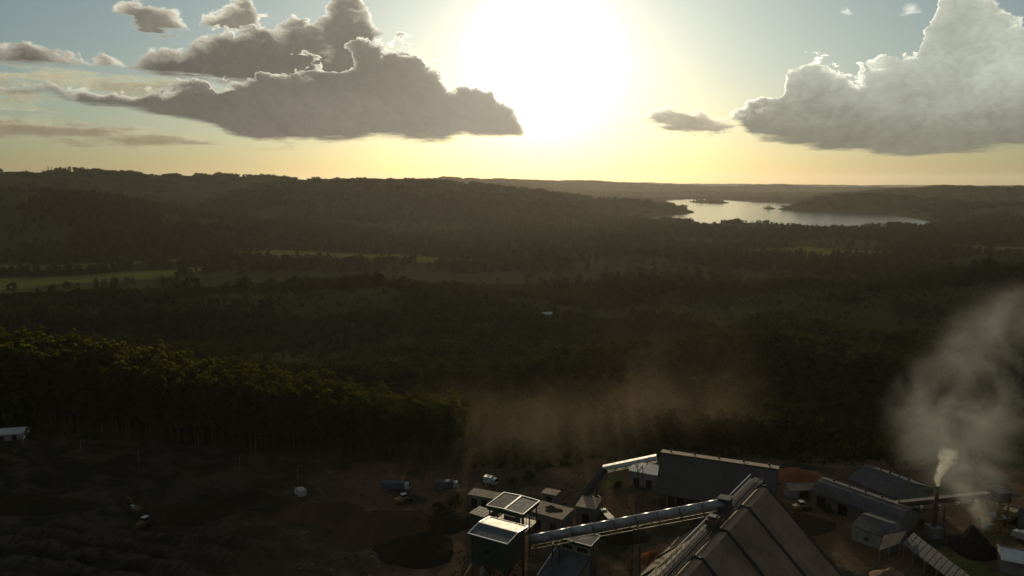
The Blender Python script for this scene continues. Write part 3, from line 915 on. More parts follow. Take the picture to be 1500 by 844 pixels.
M_CONC = paint("concrete", (0.165, 0.153, 0.132), (0.11, 0.102, 0.088), 0.9, 0.0)
M_STEEL = paint("dark_steel", (0.050, 0.050, 0.048), (0.035, 0.032, 0.030), 0.5, 0.4)
M_RUST = paint("rusty_steel", (0.12, 0.055, 0.030), (0.07, 0.035, 0.022), 0.75, 0.2)
M_YEL = paint("yellow_paint", (0.20, 0.14, 0.025), (0.12, 0.085, 0.020), 0.5, 0.0)
M_TUBE = paint("tube_sheet", (0.23, 0.245, 0.26), (0.17, 0.18, 0.19), 0.36, 0.35, dirt_k=0.35)
M_BELT = paint("conveyor_belt", (0.020, 0.020, 0.020), (0.030, 0.026, 0.022), 0.8)
M_DARK = paint("dark_opening", (0.010, 0.010, 0.010), (0.014, 0.013, 0.012), 0.9, spec=0.1)
M_GLASS = paint("dark_glass", (0.012, 0.014, 0.016), (0.012, 0.014, 0.016), 0.12, 0.0, spec=0.7, dirt_k=0.1)
M_TYRE = paint("tyre_rubber", (0.018, 0.018, 0.018), (0.024, 0.022, 0.020), 0.9, spec=0.1)
M_COAL = paint("charcoal", (0.010, 0.010, 0.010), (0.020, 0.018, 0.016), 0.95, streak=False, spec=0.1, dirt_k=0.2)
M_SOIL = paint("red_soil", (0.075, 0.042, 0.024), (0.040, 0.028, 0.018), 1.0, streak=False, spec=0.0, scale=0.15)
M_SOILD = paint("dark_soil", (0.028, 0.024, 0.016), (0.018, 0.018, 0.012), 1.0, streak=False, spec=0.0, scale=0.15)
M_CLAY = paint("orange_clay", (0.22, 0.085, 0.038), (0.13, 0.055, 0.028), 1.0, streak=False, spec=0.0, scale=0.1)
M_WOOD = paint("stacked_timber", (0.24, 0.16, 0.09), (0.15, 0.10, 0.06), 0.9, streak=False, spec=0.1, scale=0.8)
M_WHITEV = paint("white_vehicle_paint", (0.40, 0.40, 0.38), (0.32, 0.32, 0.30), 0.30, 0.0, dirt_k=0.25, spec=0.6)
M_LAMP = paint("lamp_lens", (0.72, 0.72, 0.66), (0.66, 0.66, 0.6), 0.2, 0.0, spec=0.8, dirt_k=0.0)

class MB:
    """collects shapes into one mesh"""
    def __init__(self): self.v = []; self.f = []
    def _add(self, vs, fs):
        o = len(self.v); self.v += [tuple(q) for q in vs]; self.f += [tuple(i + o for i in q) for q in fs]; return self
    def hexa(self, p):
        return self._add(p, [(0, 3, 2, 1), (4, 5, 6, 7), (0, 1, 5, 4), (1, 2, 6, 5), (2, 3, 7, 6), (3, 0, 4, 7)])
    def box(self, x0, x1, y0, y1, z0, z1):
        return self.hexa([(x0, y0, z0), (x1, y0, z0), (x1, y1, z0), (x0, y1, z0), (x0, y0, z1), (x1, y0, z1), (x1, y1, z1), (x0, y1, z1)])
    def beam(self, a, b, w_, h_=None):
        a = Vector(a); b = Vector(b); h_ = h_ or w_
        d = (b - a).normalized()
        up = Vector((0, 0, 1)) if abs(d.z) < 0.95 else Vector((0, 1, 0))
        s = d.cross(up).normalized() * (w_ / 2); u = s.cross(d).normalized() * (h_ / 2)
        return self.hexa([a - s - u, a + s - u, a + s + u, a - s + u, b - s - u, b + s - u, b + s + u, b - s + u])
    def slab(self, q, t):
        q = [Vector(p) for p in q]
        n = (q[1] - q[0]).cross(q[2] - q[0]).normalized() * t
        return self.hexa([p - n for p in q] + q)
    def prism(self, poly, y0, y1):
        """polygon in x-z pushed along y"""
        n = len(poly)
        vs = [(x, y0, z) for x, z in poly] + [(x, y1, z) for x, z in poly]
        fs = [tuple(range(n)), tuple(range(2 * n - 1, n - 1, -1))] + [(i, i + n, (i + 1) % n + n, (i + 1) % n) for i in range(n)]
        return self._add(vs, fs)
    def tube(self, path, r, seg=10, caps=True):
        rad = r if isinstance(r, (list, tuple)) else [r] * len(path)
        vs, fs = tube_np(path, rad, seg)
        if caps: fs = list(fs) + [tuple(range(seg)), tuple(range((len(path) - 1) * seg, len(path) * seg))]
        return self._add(vs, fs)
    def build(self, name, material, parent=None, smooth=False, label=None):
        me = bpy.data.meshes.new(name); me.from_pydata(self.v, [], self.f)
        bm = bmesh.new(); bm.from_mesh(me); bmesh.ops.recalc_face_normals(bm, faces=bm.faces); bm.to_mesh(me); bm.free()
        if smooth: me.polygons.foreach_set("use_smooth", np.ones(len(me.polygons), bool))
        me.materials.append(material)
        o = bpy.data.objects.new(name, me); COL.objects.link(o); o.parent = parent
        if label: o["label"] = label
        return o
def box(name, material, parent, *a): return MB().box(*a).build(name, material, parent)
def beam(name, material, parent, a, b, w_, h_=None): return MB().beam(a, b, w_, h_).build(name, material, parent)

def rect_px(cs, z):
    a, b, c, d = [P(*q, z) for q in cs]
    u = (c - b + d - a) / 2; v = (b - a + c - d) / 2
    ctr = (a + b + c + d) / 4
    yaw = 0.5 * (math.atan2(u.y, u.x) + math.atan2(v.y, v.x) - math.pi / 2)
    return ctr, yaw, u.length, v.length

# ---------------------------------------------------------------- towers with flat pitched roofs
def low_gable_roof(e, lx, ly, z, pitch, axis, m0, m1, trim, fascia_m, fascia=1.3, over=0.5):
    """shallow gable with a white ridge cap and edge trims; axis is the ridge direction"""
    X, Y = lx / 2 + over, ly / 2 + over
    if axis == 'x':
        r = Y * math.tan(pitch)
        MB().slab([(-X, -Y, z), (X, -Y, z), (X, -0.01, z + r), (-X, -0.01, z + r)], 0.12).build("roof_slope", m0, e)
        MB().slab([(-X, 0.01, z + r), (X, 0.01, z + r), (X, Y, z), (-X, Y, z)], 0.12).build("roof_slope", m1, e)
        MB().beam((-X, 0, z + r + .07), (X, 0, z + r + .07), 0.55, 0.10).build("ridge_cap", trim, e)
        ends = [((-X, -Y, z), (-X, 0, z + r)), ((-X, 0, z + r), (-X, Y, z)), ((X, -Y, z), (X, 0, z + r)), ((X, 0, z + r), (X, Y, z)), ((-X, -Y, z), (X, -Y, z)), ((-X, Y, z), (X, Y, z))]
    else:
        r = X * math.tan(pitch)
        MB().slab([(-X, -Y, z), (-0.01, -Y, z + r), (-0.01, Y, z + r), (-X, Y, z)], 0.12).build("roof_slope", m0, e)
        MB().slab([(0.01, -Y, z + r), (X, -Y, z), (X, Y, z), (0.01, Y, z + r)], 0.12).build("roof_slope", m1, e)
        MB().beam((0, -Y, z + r + .07), (0, Y, z + r + .07), 0.55, 0.10).build("ridge_cap", trim, e)
        ends = [((-X, -Y, z), (0, -Y, z + r)), ((0, -Y, z + r), (X, -Y, z)), ((-X, Y, z), (0, Y, z + r)), ((0, Y, z + r), (X, Y, z)), ((-X, -Y, z), (-X, Y, z)), ((X, -Y, z), (X, Y, z))]
    for a, b in ends:
        MB().beam((a[0], a[1], a[2] + .05), (b[0], b[1], b[2] + .05), 0.24, 0.22).build("edge_trim", trim, e)
    f = fascia
    X2, Y2 = X - 0.10, Y - 0.10
    for q in ((-X2, X2, -Y2, -Y2 + .12), (-X2, X2, Y2 - .12, Y2), (-X2, -X2 + .12, -Y2 + .13, Y2 - .13), (X2 - .12, X2, -Y2 + .13, Y2 - .13)):
        box("fascia", fascia_m, e, *q, z - f, z - 0.15)

def railing(name, e, pts, z, m, h=1.1):
    b = MB()
    for a, c in zip(pts[:-1], pts[1:]):
        a = Vector((*a, z)); c = Vector((*c, z)); n = max(1, int((c - a).length / 1.8))
        for k in range(n + 1):
            p = a.lerp(c, k / n); b.beam(p, p + Vector((0, 0, h)), 0.07)
        for hh in (h * 0.5, h): b.beam(a + Vector((0, 0, hh)), c + Vector((0, 0, hh)), 0.06)
    return b.build(name, m, e)

# tower behind: open upper storey
c, yaw, lx, ly = rect_px([(707.7, 738.6), (739, 721), (794.7, 730.6), (765.7, 749)], 18)
tA = empty("open_tower", (c.x, c.y, 0), yaw)
tag(tA, "open steel tower with grey roof split by a white line, behind the brighter roof", "tower")
low_gable_roof(tA, 12.3, 10.3, 17.4, math.radians(2.5), 'y', M_ROOF, M_BLUE, M_TRIM, M_GREEN, 1.4)
for sx in (-1, 1):
    for sy in (-1, 0, 1):
        beam("post", M_STEEL, tA, (sx * 5.9, sy * 4.9, 0), (sx * 5.9, sy * 4.9, 16.2), 0.34)
box("deck", M_STEEL, tA, -6.2, 6.2, -5.2, 5.2, 10.2, 10.5)
railing("handrail", tA, [(-6.1, -5.1), (6.1, -5.1), (6.1, 5.1), (-6.1, 5.1), (-6.1, -5.1)], 10.5, M_YEL)
MB().tube([(0, 0, 3.2), (0, 0, 7.2), (0, 0, 10.15)], [0.7, 3.2, 3.2], 16).build("hopper", M_GREEN, tA, True)
box("machine_housing", M_CONC, tA, -2.6, 1.4, -1.6, 2.4, 10.55, 13.4)
MB().tube([(2.9, 1.2, 10.5), (2.9, 1.2, 14.6), (0.5, 1.2, 15.6)], 0.45, 8).build("duct", M_TUBE, tA, True)
for k in range(2):
    for sy in (-1, 1):
        a = (-5.9, sy * 4.9, 1 + k * 4.6); b = (5.9, sy * 4.9, 5.4 + k * 4.6)
        beam("brace", M_STEEL, tA, a, b, 0.18)

# tower in front: clad box on legs under a bright roof
c, yaw, lx, ly = rect_px([(681, 779), (718.6, 756), (778, 767.6), (741.5, 791)], 18)
tB = empty("clad_tower", (c.x, c.y, 0), yaw)
tag(tB, "green clad tower on legs under a brightly gleaming white edged roof", "tower")
low_gable_roof(tB, 12.4, 11.4, 17.3, math.radians(7.5), 'x', M_BLUE, M_SUNLIT, M_TRIM, M_GREEN, 0.9)
for q in ((-6.0, 6.0, -5.6, -5.45), (-6.0, 6.0, 5.45, 5.6)):
    box("wall", M_GREEN, tB, *q, 8.6, 17.1)
for q in ((-6.0, -5.85, -5.44, 5.44), (5.85, 6.0, -5.44, 5.44)):
    box("wall", M_GREEN, tB, *q, 8.6, 17.1)
box("floor", M_STEEL, tB, -6.1, 6.1, -5.7, 5.7, 8.2, 8.58)
for k in range(6):
    x0 = -6 + k * 2.4
    box("cladding_rib", M_GREEN, tB, x0 - .06, x0 + .06, -5.70, -5.605, 8.6, 16.3)
for sx in (-1, 0, 1):
    for sy in (-1, 1):
        beam("leg", M_STEEL, tB, (sx * 5.7, sy * 5.3, 0), (sx * 5.7, sy * 5.3, 8.2), 0.42)
for sx in (-1, 1):
    beam("brace", M_STEEL, tB, (sx * 5.7, -5.3, 0.4), (0, -5.3, 8.0), 0.2)
    MB().tube([(sx * 2.9, 0, 3.4), (sx * 2.9, 0, 6.6), (sx * 2.9, 0, 8.15)], [0.5, 2.3, 2.3], 14).build("hopper", M_STEEL, tB, True)
box("small_window", M_DARK, tB, -1.0, 0.4, -5.66, -5.61, 12.4, 13.6)
MB().tube([(-3.2, -3.4, 0), (-3.2, -3.4, 5.4), (-3.2, -3.4, 6.4)], [1.1, 1.1, 0.4], 14).build("white_tank", M_WALL, tB, True)
st = MB()
for k in range(16):
    st.box(-10.4 + k * 0.28, -9.9 + k * 0.28, -6.6, -5.75, k * 0.5, k * 0.5 + 0.08)
st.beam((-10.2, -6.6, 0), (-5.9, -6.6, 8), 0.12, 0.3).beam((-10.2, -5.75, 0), (-5.9, -5.75, 8), 0.12, 0.3)
st.build("stair", M_YEL, tB)

# white control house with a green edged roof and a lower wing
c, yaw, lx, ly = rect_px([(820, 786), (832, 778), (878, 786), (865, 796)], 12)
tC = empty("control_house", (c.x, c.y, 0), yaw)
tag(tC, "white walled house with green edged roof and two dark louvred windows", "house")
X, Y = 5.0, 2.9
MB().slab([(-X - .5, -Y - .5, 11.85), (X + .5, -Y - .5, 11.85), (X + .5, Y + .5, 12.25), (-X - .5, Y + .5, 12.25)], 0.14).build("roof", M_BLUE, tC)
for a, b in (((-X - .5, -Y - .5, 11.9), (X + .5, -Y - .5, 11.9)), ((X + .5, -Y - .5, 11.9), (X + .5, Y + .5, 12.3)), ((X + .5, Y + .5, 12.3), (-X - .5, Y + .5, 12.3)), ((-X - .5, Y + .5, 12.3), (-X - .5, -Y - .5, 11.9))):
    beam("edge_trim", M_TRIM, tC, a, b, 0.18, 0.16)
for q in ((-X - .42, X + .42, -Y - .42, -Y - .32), (-X - .42, X + .42, Y + .32, Y + .42), (-X - .42, -X - .32, -Y - .31, Y + .31), (X + .32, X + .42, -Y - .31, Y + .31)):
    box("fascia", M_GREEN, tC, *q, 10.9, 11.72)
for q in ((-X, X, -Y, -Y + .2), (-X, X, Y - .2, Y), (-X, -X + .2, -Y + .21, Y - .21), (X - .2, X, -Y + .21, Y - .21)):
    box("wall", M_WALL, tC, *q, 0, 11.4)
for k, x0 in enumerate((-4.2, 0.7)):
    wd = box("window", M_DARK, tC, x0, x0 + 3.4, -Y - .04, -Y - .005, 8.9, 10.2)
    for j in range(5):
        box("louvre", M_STEEL, wd, x0 + .05, x0 + 3.35, -Y - .10, -Y - .045, 9.0 + j * .25, 9.08 + j * .25)
    for j in range(4):
        box("mullion", M_WALL, wd, x0 + .0 + j * 1.1, x0 + .1 + j * 1.1, -Y - .13, -Y - .105, 8.9, 10.2)
MB().slab([(-6.4, -15.4, 5.0), (X + .2, -15.4, 5.0), (X + .2, -Y - .15, 8.3), (-6.4, -Y - .15, 8.3)], 0.16).build("wing_roof", M_BLUE, tC)
MB().slab([(-3.6, -13.8, 5.46), (-1.4, -13.8, 5.46), (-1.4, -4.2, 8.02), (-3.6, -4.2, 8.02)], 0.02).build("roof_light_panel", M_ROOF, tC)
beam("edge_trim", M_TRIM, tC, (-6.4, -15.4, 5.1), (-6.4, -Y - .2, 8.4), 0.2, 0.14)
beam("edge_trim", M_GREEN, tC, (X + .2, -15.4, 4.9), (X + .2, -Y - .2, 8.2), 0.2, 0.5)
for q in ((-6.1, 4.9, -15.0, -14.8), (-6.1, -5.9, -14.79, -Y - .02)):
    box("wing_wall", M_WALL, tC, *q, 0, 4.7)
o = MB().prism([(-14.79, 0), (-Y - .02, 0), (-Y - .02, 7.9), (-14.79, 4.75)], -0.1, 0.1).build("wing_wall", M_WALL, tC)
o.rotation_euler = (0, 0, math.pi / 2); o.location = (4.8, 0, 0)
for k in range(4):
    beam("pipe", M_STEEL, tC, (X + .12, -2 + k * 1.2, 0), (X + .12, -2 + k * 1.2, 10.8), 0.12)

# ---------------------------------------------------------------- low roofs around the towers
def flat_shed(name, c, yaw, lx, ly, z, roof_m, wall_m, label, cat, pitch=0.03, door=True, stain=False):
    e = empty(name, (c[0], c[1], 0), yaw); tag(e, label, cat)
    X, Y = lx / 2, ly / 2; dz = ly * pitch
    rf = MB().slab([(-X, -Y, z), (X, -Y, z), (X, Y, z + dz), (-X, Y, z + dz)], 0.18).build("roof", roof_m, e)
    for a, b in (((-X, -Y, z), (X, -Y, z)), ((-X, Y, z + dz), (X, Y, z + dz))):
        beam("gutter", wall_m, rf, (a[0], a[1], a[2] - .12), (b[0], b[1], b[2] - .12), 0.22, 0.2)
    for q in ((-X + .3, X - .3, -Y + .3, -Y + .45), (-X + .3, X - .3, Y - .45, Y - .3), (-X + .3, -X + .45, -Y + .46, Y - .46), (X - .45, X - .3, -Y + .46, Y - .46)):
        box("wall", wall_m, e, *q, 0, z - 0.24)
    if door:
        n = max(1, int(lx / 4.5))
        for k in range(n):
            x0 = -X + .6 + (k + .5) * (lx - 1.2) / n
            d_ = box("door", M_DARK, e, x0 - 1.2, x0 + 1.2, -Y + .26, -Y + .295, 0, min(3.4, z - .8))
            beam("door_frame", M_STEEL, d_, (x0 - 1.25, -Y + .23, min(3.5, z - .7)), (x0 + 1.25, -Y + .23, min(3.5, z - .7)), 0.12, .16)
    for k in range(int(lx / 1.5)):
        x0 = -X + .75 + k * 1.5
        MB().beam((x0, -Y + .05, z + .02 + .05 * pitch), (x0, Y - .05, z + dz + .02), 0.08, 0.05).build("roof_seam", roof_m, rf)
    return e
c, yaw, lx, ly = rect_px([(778, 748), (790, 735), (842, 746), (820, 761)], 6)
fs = flat_shed("flat_roofed_shed", c, yaw, 13.2, 9.2, 6.0, M_TAN, M_CONC, "shed with pale tan flat roof bearing a dark round stain", "shed")
g_ = np.random.default_rng(5); sv = []
for k in range(28):
    a = 6.283 * k / 28; r_k = 1 + 0.22 * math.sin(3 * a + 1) + 0.12 * g_.normal()
    sv.append((0.6 + math.cos(a) * 3.4 * r_k, 0.3 + math.sin(a) * 2.3 * r_k))
b_ = MB(); b_._add([(x, y, 6.0 + (y + 4.6) * 0.03 + 0.055) for x, y in sv], [tuple(range(28))])
b_.build("dark_stain", M_SOILD, fs)
c, yaw, lx, ly = rect_px([(686, 723), (696, 716), (740, 723), (732, 731)], 5)
flat_shed("long_shed", c, yaw, 13.5, 5.6, 4.8, M_TAN, M_CONC, "low brown roofed shed behind the open tower, left of it", "shed")
c, yaw, lx, ly = rect_px([(842, 741), (856, 728), (880, 731), (872, 746)], 6)
flat_shed("square_shed", c, yaw, 7.5, 8.8, 6.0, M_TAN, M_CONC, "small square tan roofed shed right of the stained roof", "shed")
c, yaw, lx, ly = rect_px([(688, 752), (706, 744), (722, 747), (706, 757)], 6)
flat_shed("lean_to_shed", c, yaw, 6.5, 6.0, 6.0, M_ROOFD, M_GREEN, "small dark roofed shed tucked beside the two towers", "shed")
c, yaw, lx, ly = rect_px([(792, 720), (800, 714), (822, 718), (815, 724)], 5)
flat_shed("back_shed", c, yaw, 6.0, 4.6, 4.6, M_TAN, M_CONC, "little tan shed roof peeping out behind the open tower", "shed")
c, yaw, lx, ly = rect_px([(922, 690), (938, 682), (966, 684), (958, 697)], 6)
flat_shed("white_roofed_shed", (c.x, c.y), yaw, 11.5, 8.5, 6.2, M_ROOFW, M_WALL, "white roofed shed at the left end of the long dark barn", "shed", pitch=0.10)
# ---------------------------------------------------------------- long dark barn on columns
r0, r1 = P(970, 662, 20), P(1140, 686.5, 20)
yaw = math.atan2(r1.y - r0.y, r1.x - r0.x)
L_ = (r1 - r0).length
bn = empty("long_barn", ((r0.x + r1.x) / 2, (r0.y + r1.y) / 2, 0), yaw)
tag(bn, "long barn with steep dark roof over a row of open columns", "barn")
X = L_ / 2
n = 9
for k in range(n):
    x0, x1 = -X + 2 * X * k / n, -X + 2 * X * (k + 1) / n
    MB().slab([(x0 + .03, -9.6, 7.6), (x1 - .03, -9.6, 7.6), (x1 - .03, -1.5, 19.8), (x0 + .03, -1.5, 19.8)], 0.2).build("front_roof_panel", M_ROOFD, bn)
    MB().slab([(x0 + .03, 1.5, 20.1), (x1 - .03, 1.5, 20.1), (x1 - .03, 9.6, 7.6), (x0 + .03, 9.6, 7.6)], 0.2).build("rear_roof_panel", M_ROOFD, bn)
MB().slab([(-X - .3, -1.7, 20.5), (X + .3, -1.7, 20.5), (X + .3, 1.9, 20.3), (-X - .3, 1.9, 20.3)], 0.18).build("ridge_vent", M_TAN, bn)
for s in (-1, 1):
    o = MB().prism([(-9.3, 7.4), (9.3, 7.4), (1.5, 19.6), (-1.5, 19.6)], -0.1, 0.1).build("gable", M_DARK if s < 0 else M_ROOFD, bn)
    o.rotation_euler = (0, 0, math.pi / 2); o.location = (s * (X - .4), 0, 0)
beam("verge_trim", M_ROOF, bn, (X + .05, -9.6, 7.7), (X + .05, -1.6, 19.8), 0.3, 0.3)
beam("verge_trim", M_ROOF, bn, (-X - .05, -9.6, 7.7), (-X - .05, -1.6, 19.8), 0.3, 0.3)
for s in (-1, 1):
    for k in range(13):
        x0 = -X + .6 + (2 * X - 1.2) * k / 12
        beam("column", M_CONC, bn, (x0, s * 8.9, 0), (x0, s * 8.9, 7.7), 0.45)
    box("eave_beam", M_STEEL, bn, -X, X, s * 8.9 - .25, s * 8.9 + .25, 7.05, 7.45)
    box("low_wall", M_CONC, bn, -X, X, s * 8.5 - .12, s * 8.5 + .12, 0, 1.9)
hp = MB()
for k in range(5):
    x0 = -X + 4 + k * 8.5
    hp.tube([(x0, 1, 0), (x0, 1, 3.0), (x0, 1, 5.6)], [5.6, 2.9, 0.2], 14)
hp.build("stored_heap", M_SOIL, bn)

# ---------------------------------------------------------------- great storage hall with a conveyor along its ridge
RA = P(1119, 714, 26); RB = P(1023, 819, 26)
dr = (RB - RA).normalized(); bay = (RB - RA).length / 3
hl = empty("storage_hall", (RA.x, RA.y, 0), math.atan2(dr.y, dr.x))     # local +x runs along the ridge to the camera
tag(hl, "huge brown roofed storage hall with dark ribs in the front right", "storage hall")
# local +y is to the right of the ridge looking back along it; slopes fall to both sides
SL = 0.94; HW = 27.0
side = 1 if (Matrix.Rotation(hl.rotation_euler.z, 3, 'Z') @ Vector((0, 1, 0))).x > 0 else -1
NB = 6
for k in range(NB):
    x0, x1 = k * bay + .35, (k + 1) * bay - .35
    drop = 0.0
    nsub = 3
    for j in range(nsub):
        a = x0 + (x1 - x0) * j / nsub + .015; b = x0 + (x1 - x0) * (j + 1) / nsub - .015
        for s, nm in ((side, "roof_panel"), (-side, "rear_roof_panel")):
            q = [(a, s * 1.0, 26 - drop), (b, s * 1.0, 26 - drop), (b, s * HW, 26 - SL * (HW - 1)), (a, s * HW, 26 - SL * (HW - 1))]
            if s < 0: q = q[::-1]
            MB().slab(q, 0.18).build(nm, M_MEMB, hl)
    for s in (1, -1):
        MB().slab([(x0, 0.0, 26.18), (x1, 0.0, 26.18), (x1, s * 1.15, 25.98), (x0, s * 1.15, 25.98)][:: s], 0.08).build("ridge_cap", M_TAN, hl)
for k in range(NB + 1):
    x0 = k * bay
    for s in (side, -side):
        MB().beam((x0, s * 0.2, 26.35), (x0, s * HW, 26.25 - SL * (HW - 1)), 0.62, 0.75).build("rib", M_STEEL, hl)
        MB().beam((x0 - .34, s * 0.9, 26.5), (x0 - .34, s * HW, 26.4 - SL * (HW - 1)), 0.08, 0.5).build("rib_flange", M_ROOF, hl)
    MB().beam((x0, -side * 4.6, 26.4), (x0, side * 0.8, 26.45), 0.5, 0.5).build("cross_beam", M_STEEL, hl)
for x0 in (0.05, NB * bay - .05):
    o = MB().prism([(-HW + .4, 0), (HW - .4, 0), (HW - .4, 0.8), (0.8, 25.7), (-0.8, 25.7), (-HW + .4, 0.8)], -0.1, 0.1).build("end_wall", M_MEMB, hl)
    o.rotation_euler = (0, 0, math.pi / 2); o.location = (x0, 0, 0)
for s in (1, -1):
    box("foot_wall", M_CONC, hl, 0, NB * bay, s * HW - .3, s * HW + .3, 0, 1.6)

gal = empty("ridge_conveyor", (RA.x, RA.y, 26.0), hl.rotation_euler.z)
tag(gal, "long open conveyor gallery with handrails along the hall's ridge", "conveyor")
y0, y1 = -side * 1.2, -side * 5.2
GX0, GX1 = -3.0, NB * bay
lo, hi = min(y0, y1), max(y0, y1)
box("deck", M_STEEL, gal, GX0, GX1, lo, hi, 0.55, 0.70)
box("belt", M_BELT, gal, GX0, GX1, lo + 1.3, hi - 1.3, 1.25, 1.33)
box("belt_frame", M_RUST, gal, GX0, GX1, lo + 1.12, lo + 1.28, 0.95, 1.35)
box("belt_frame", M_RUST, gal, GX0, GX1, hi - 1.28, hi - 1.12, 0.95, 1.35)
rl = MB(); nr_ = int((GX1 - GX0) / 1.4)
for k in range(nr_):
    x0 = GX0 + .7 + k * 1.4
    rl.beam((x0, lo + 1.3, 1.12), (x0, hi - 1.3, 1.12), 0.14)
    rl.beam((x0, lo + 1.2, 0.7), (x0, lo + 1.2, 1.0), 0.1); rl.beam((x0, hi - 1.2, 0.7), (x0, hi - 1.2, 1.0), 0.1)
rl.build("rollers", M_STEEL, gal)
for k in range(NB):
    xa, xb = GX0 + (GX1 - GX0) * k / NB, GX0 + (GX1 - GX0) * (k + 1) / NB
    for yy, nm in ((y0, "inner_truss"), (y1, "outer_truss")):
        b_ = MB()
        for j in range(6):
            xx = xa + (xb - xa) * j / 6; xn = xa + (xb - xa) * (j + 1) / 6
            b_.beam((xx, yy, 0.7), (xx, yy, 2.0), 0.1)
            b_.beam((xx, yy, 0.7), (xn, yy, 2.0), 0.07)
        b_.beam((xa, yy, 1.35), (xb - .02, yy, 1.35), 0.07)
        b_.build(nm, M_STEEL, gal)
    MB().beam((xa, y1, 2.05), (xb - .03, y1, 2.05), 0.20, 0.10).build("handrail", M_YEL if k % 2 else M_TRIM, gal)
    MB().beam((xa, y0, 2.05), (xb - .03, y0, 2.05), 0.10, 0.10).build("handrail", M_RUST, gal)
trp = box("tripper_cart", M_RUST, gal, 2 * bay - 2.4, 2 * bay + 1.8, lo + .6, hi - .6, 1.5, 2.9)
box("tripper_hood", M_STEEL, trp, 2 * bay - 1.2, 2 * bay + .8, lo + .9, hi - .9, 2.92, 3.7)
trs = MB()
for k in range(NB):
    for j in range(2):
        x0 = k * bay + (j + .5) * bay / 2
        trs.beam((x0, y1, 0.55), (x0, y1 + side * 2.0, -2.9), 0.16)
trs.build("prop", M_STEEL, gal)

# ---------------------------------------------------------------- tube conveyor from the towers to the hall
def gallery(name, a, b, label, kind='tube', r=1.45, m=None, seg_len=6.0, supports=(), truss_m=None, walkway=False):
    a = Vector(a); b = Vector(b)
    e = empty(name, (a.x, a.y, 0)); tag(e, label, "conveyor")
    o0 = Vector((a.x, a.y, 0)); A, B = a - o0, b - o0
    Ln = (B - A).length; n = max(2, int(Ln / seg_len))
    d = (B - A).normalized(); s = d.cross(Vector((0, 0, 1))).normalized(); u = s.cross(d)
    for k in range(n):
        p, q = A.lerp(B, k / n) + d * .02, A.lerp(B, (k + 1) / n) - d * .02
        if kind == 'tube':
            t_ = MB().tube([p, q], r, 18).build("tube_segment", m, e)
            for f in t_.data.polygons: f.use_smooth = len(f.vertices) == 4
            MB().tube([q - d * .07, q + d * .07], r + .035, 18).build("flange", M_STEEL, t_)
        else:
            MB().hexa([p - s * r - u * r * .8, p + s * r - u * r * .8, p + s * r + u * r * .6, p - s * r + u * r * .6,
                       q - s * r - u * r * .8, q + s * r - u * r * .8, q + s * r + u * r * .6, q - s * r + u * r * .6]).build("casing_segment", m, e)
            MB().slab([p - s * r * 1.12 + u * r * .62, p + s * r * 1.12 + u * r * .62, q + s * r * 1.12 + u * r * .62, q - s * r * 1.12 + u * r * .62], -0.12).build("cover_sheet", M_ROOFW if m is M_ROOFW else M_BELT, e)
        b_ = MB()
        for sg in (-1, 1):
            lo_ = -u * (r + 1.0); w_ = s * (r * .75 * sg)
            b_.beam(p + lo_ + w_, q + lo_ + w_, 0.16)
            b_.beam(p + lo_ + w_, p + w_ - u * r * .5, 0.11); b_.beam(p + lo_ + w_, (p + q) / 2 + w_ - u * r * .6, 0.09); b_.beam((p + q) / 2 + w_ - u * r * .6, q + lo_ + w_, 0.09)
        b_.beam(p + lo_ + s * r * .75, p + lo_ - s * r * .75, 0.11)
        b_.build("truss_bay", truss_m or M_YEL, e)
        if walkway:
            MB().slab([p - s * (r + 1.1) - u * .9, p - s * (r + .1) - u * .9, q - s * (r + .1) - u * .9, q - s * (r + 1.1) - u * .9], 0.08).build("walkway", M_STEEL, e)
            b2 = MB().beam(p - s * (r + 1.1) + u * .2, q - s * (r + 1.1) + u * .2, 0.07)
            for j in range(4):
                w2 = p.lerp(q, j / 4) - s * (r + 1.1); b2.beam(w2 - u * .9, w2 + u * .2, 0.06)
            b2.build("handrail", M_YEL, e)
    for f in supports:
        c_ = A.lerp(B, f); top = c_.z - r - 1.1
        fw, fl = 1.6, 0.9
        dh = Vector((d.x, d.y, 0)).normalized()
        t_ = MB(); sp = 1.5
        for sg in (-1, 1):
            for sl in (-1, 1):
                t_.beam(Vector((c_.x, c_.y, 0)) + s * sg * fw * sp + dh * sl * fl * sp, Vector((c_.x, c_.y, top)) + s * sg * fw * .7 + dh * sl * fl, 0.24)
        nz = max(2, int(top / 3.2))
        for k in range(nz):
            z0, z1 = top * k / nz, top * (k + 1) / nz
            for sl in (-1, 1):
                f0 = fw * (sp - (sp - .7) * k / nz); f1 = fw * (sp - (sp - .7) * (k + 1) / nz)
                g0 = fl * (sp - (sp - 1) * k / nz); g1 = fl * (sp - (sp - 1) * (k + 1) / nz)
                c0 = Vector((c_.x, c_.y, z0)); c1 = Vector((c_.x, c_.y, z1))
                t_.beam(c0 - s * f0 + dh * sl * g0, c1 + s * f1 + dh * sl * g1, 0.13)
                t_.beam(c1 - s * f1 + dh * sl * g1, c1 + s * f1 + dh * sl * g1, 0.13)
                t_.beam(c0 + s * sl * f0 - dh * g0, c1 + s * sl * f1 + dh * g1, 0.13)
        t_.build("trestle", M_STEEL if (truss_m is None or truss_m is M_YEL) else truss_m, e)
    return e
tube0 = P(776, 791, 13.5); tube1 = P(1062, 737, 28.6)
gt = gallery("tube_conveyor", tube0, tube1, "long silver tube conveyor rising from the towers to the hall ridge", 'tube', 1.45, M_TUBE, 6.0, (0.14, 0.56), M_YEL, walkway=True)
hd = empty("transfer_house", (tube1.x, tube1.y, 25.8), gal.rotation_euler.z)
tag(hd, "small dark transfer house where the tube conveyor meets the hall ridge", "transfer house")
box("housing", M_STEEL, hd, -1.5, 1.5, -1.6, 1.6, 0.2, 4.4)
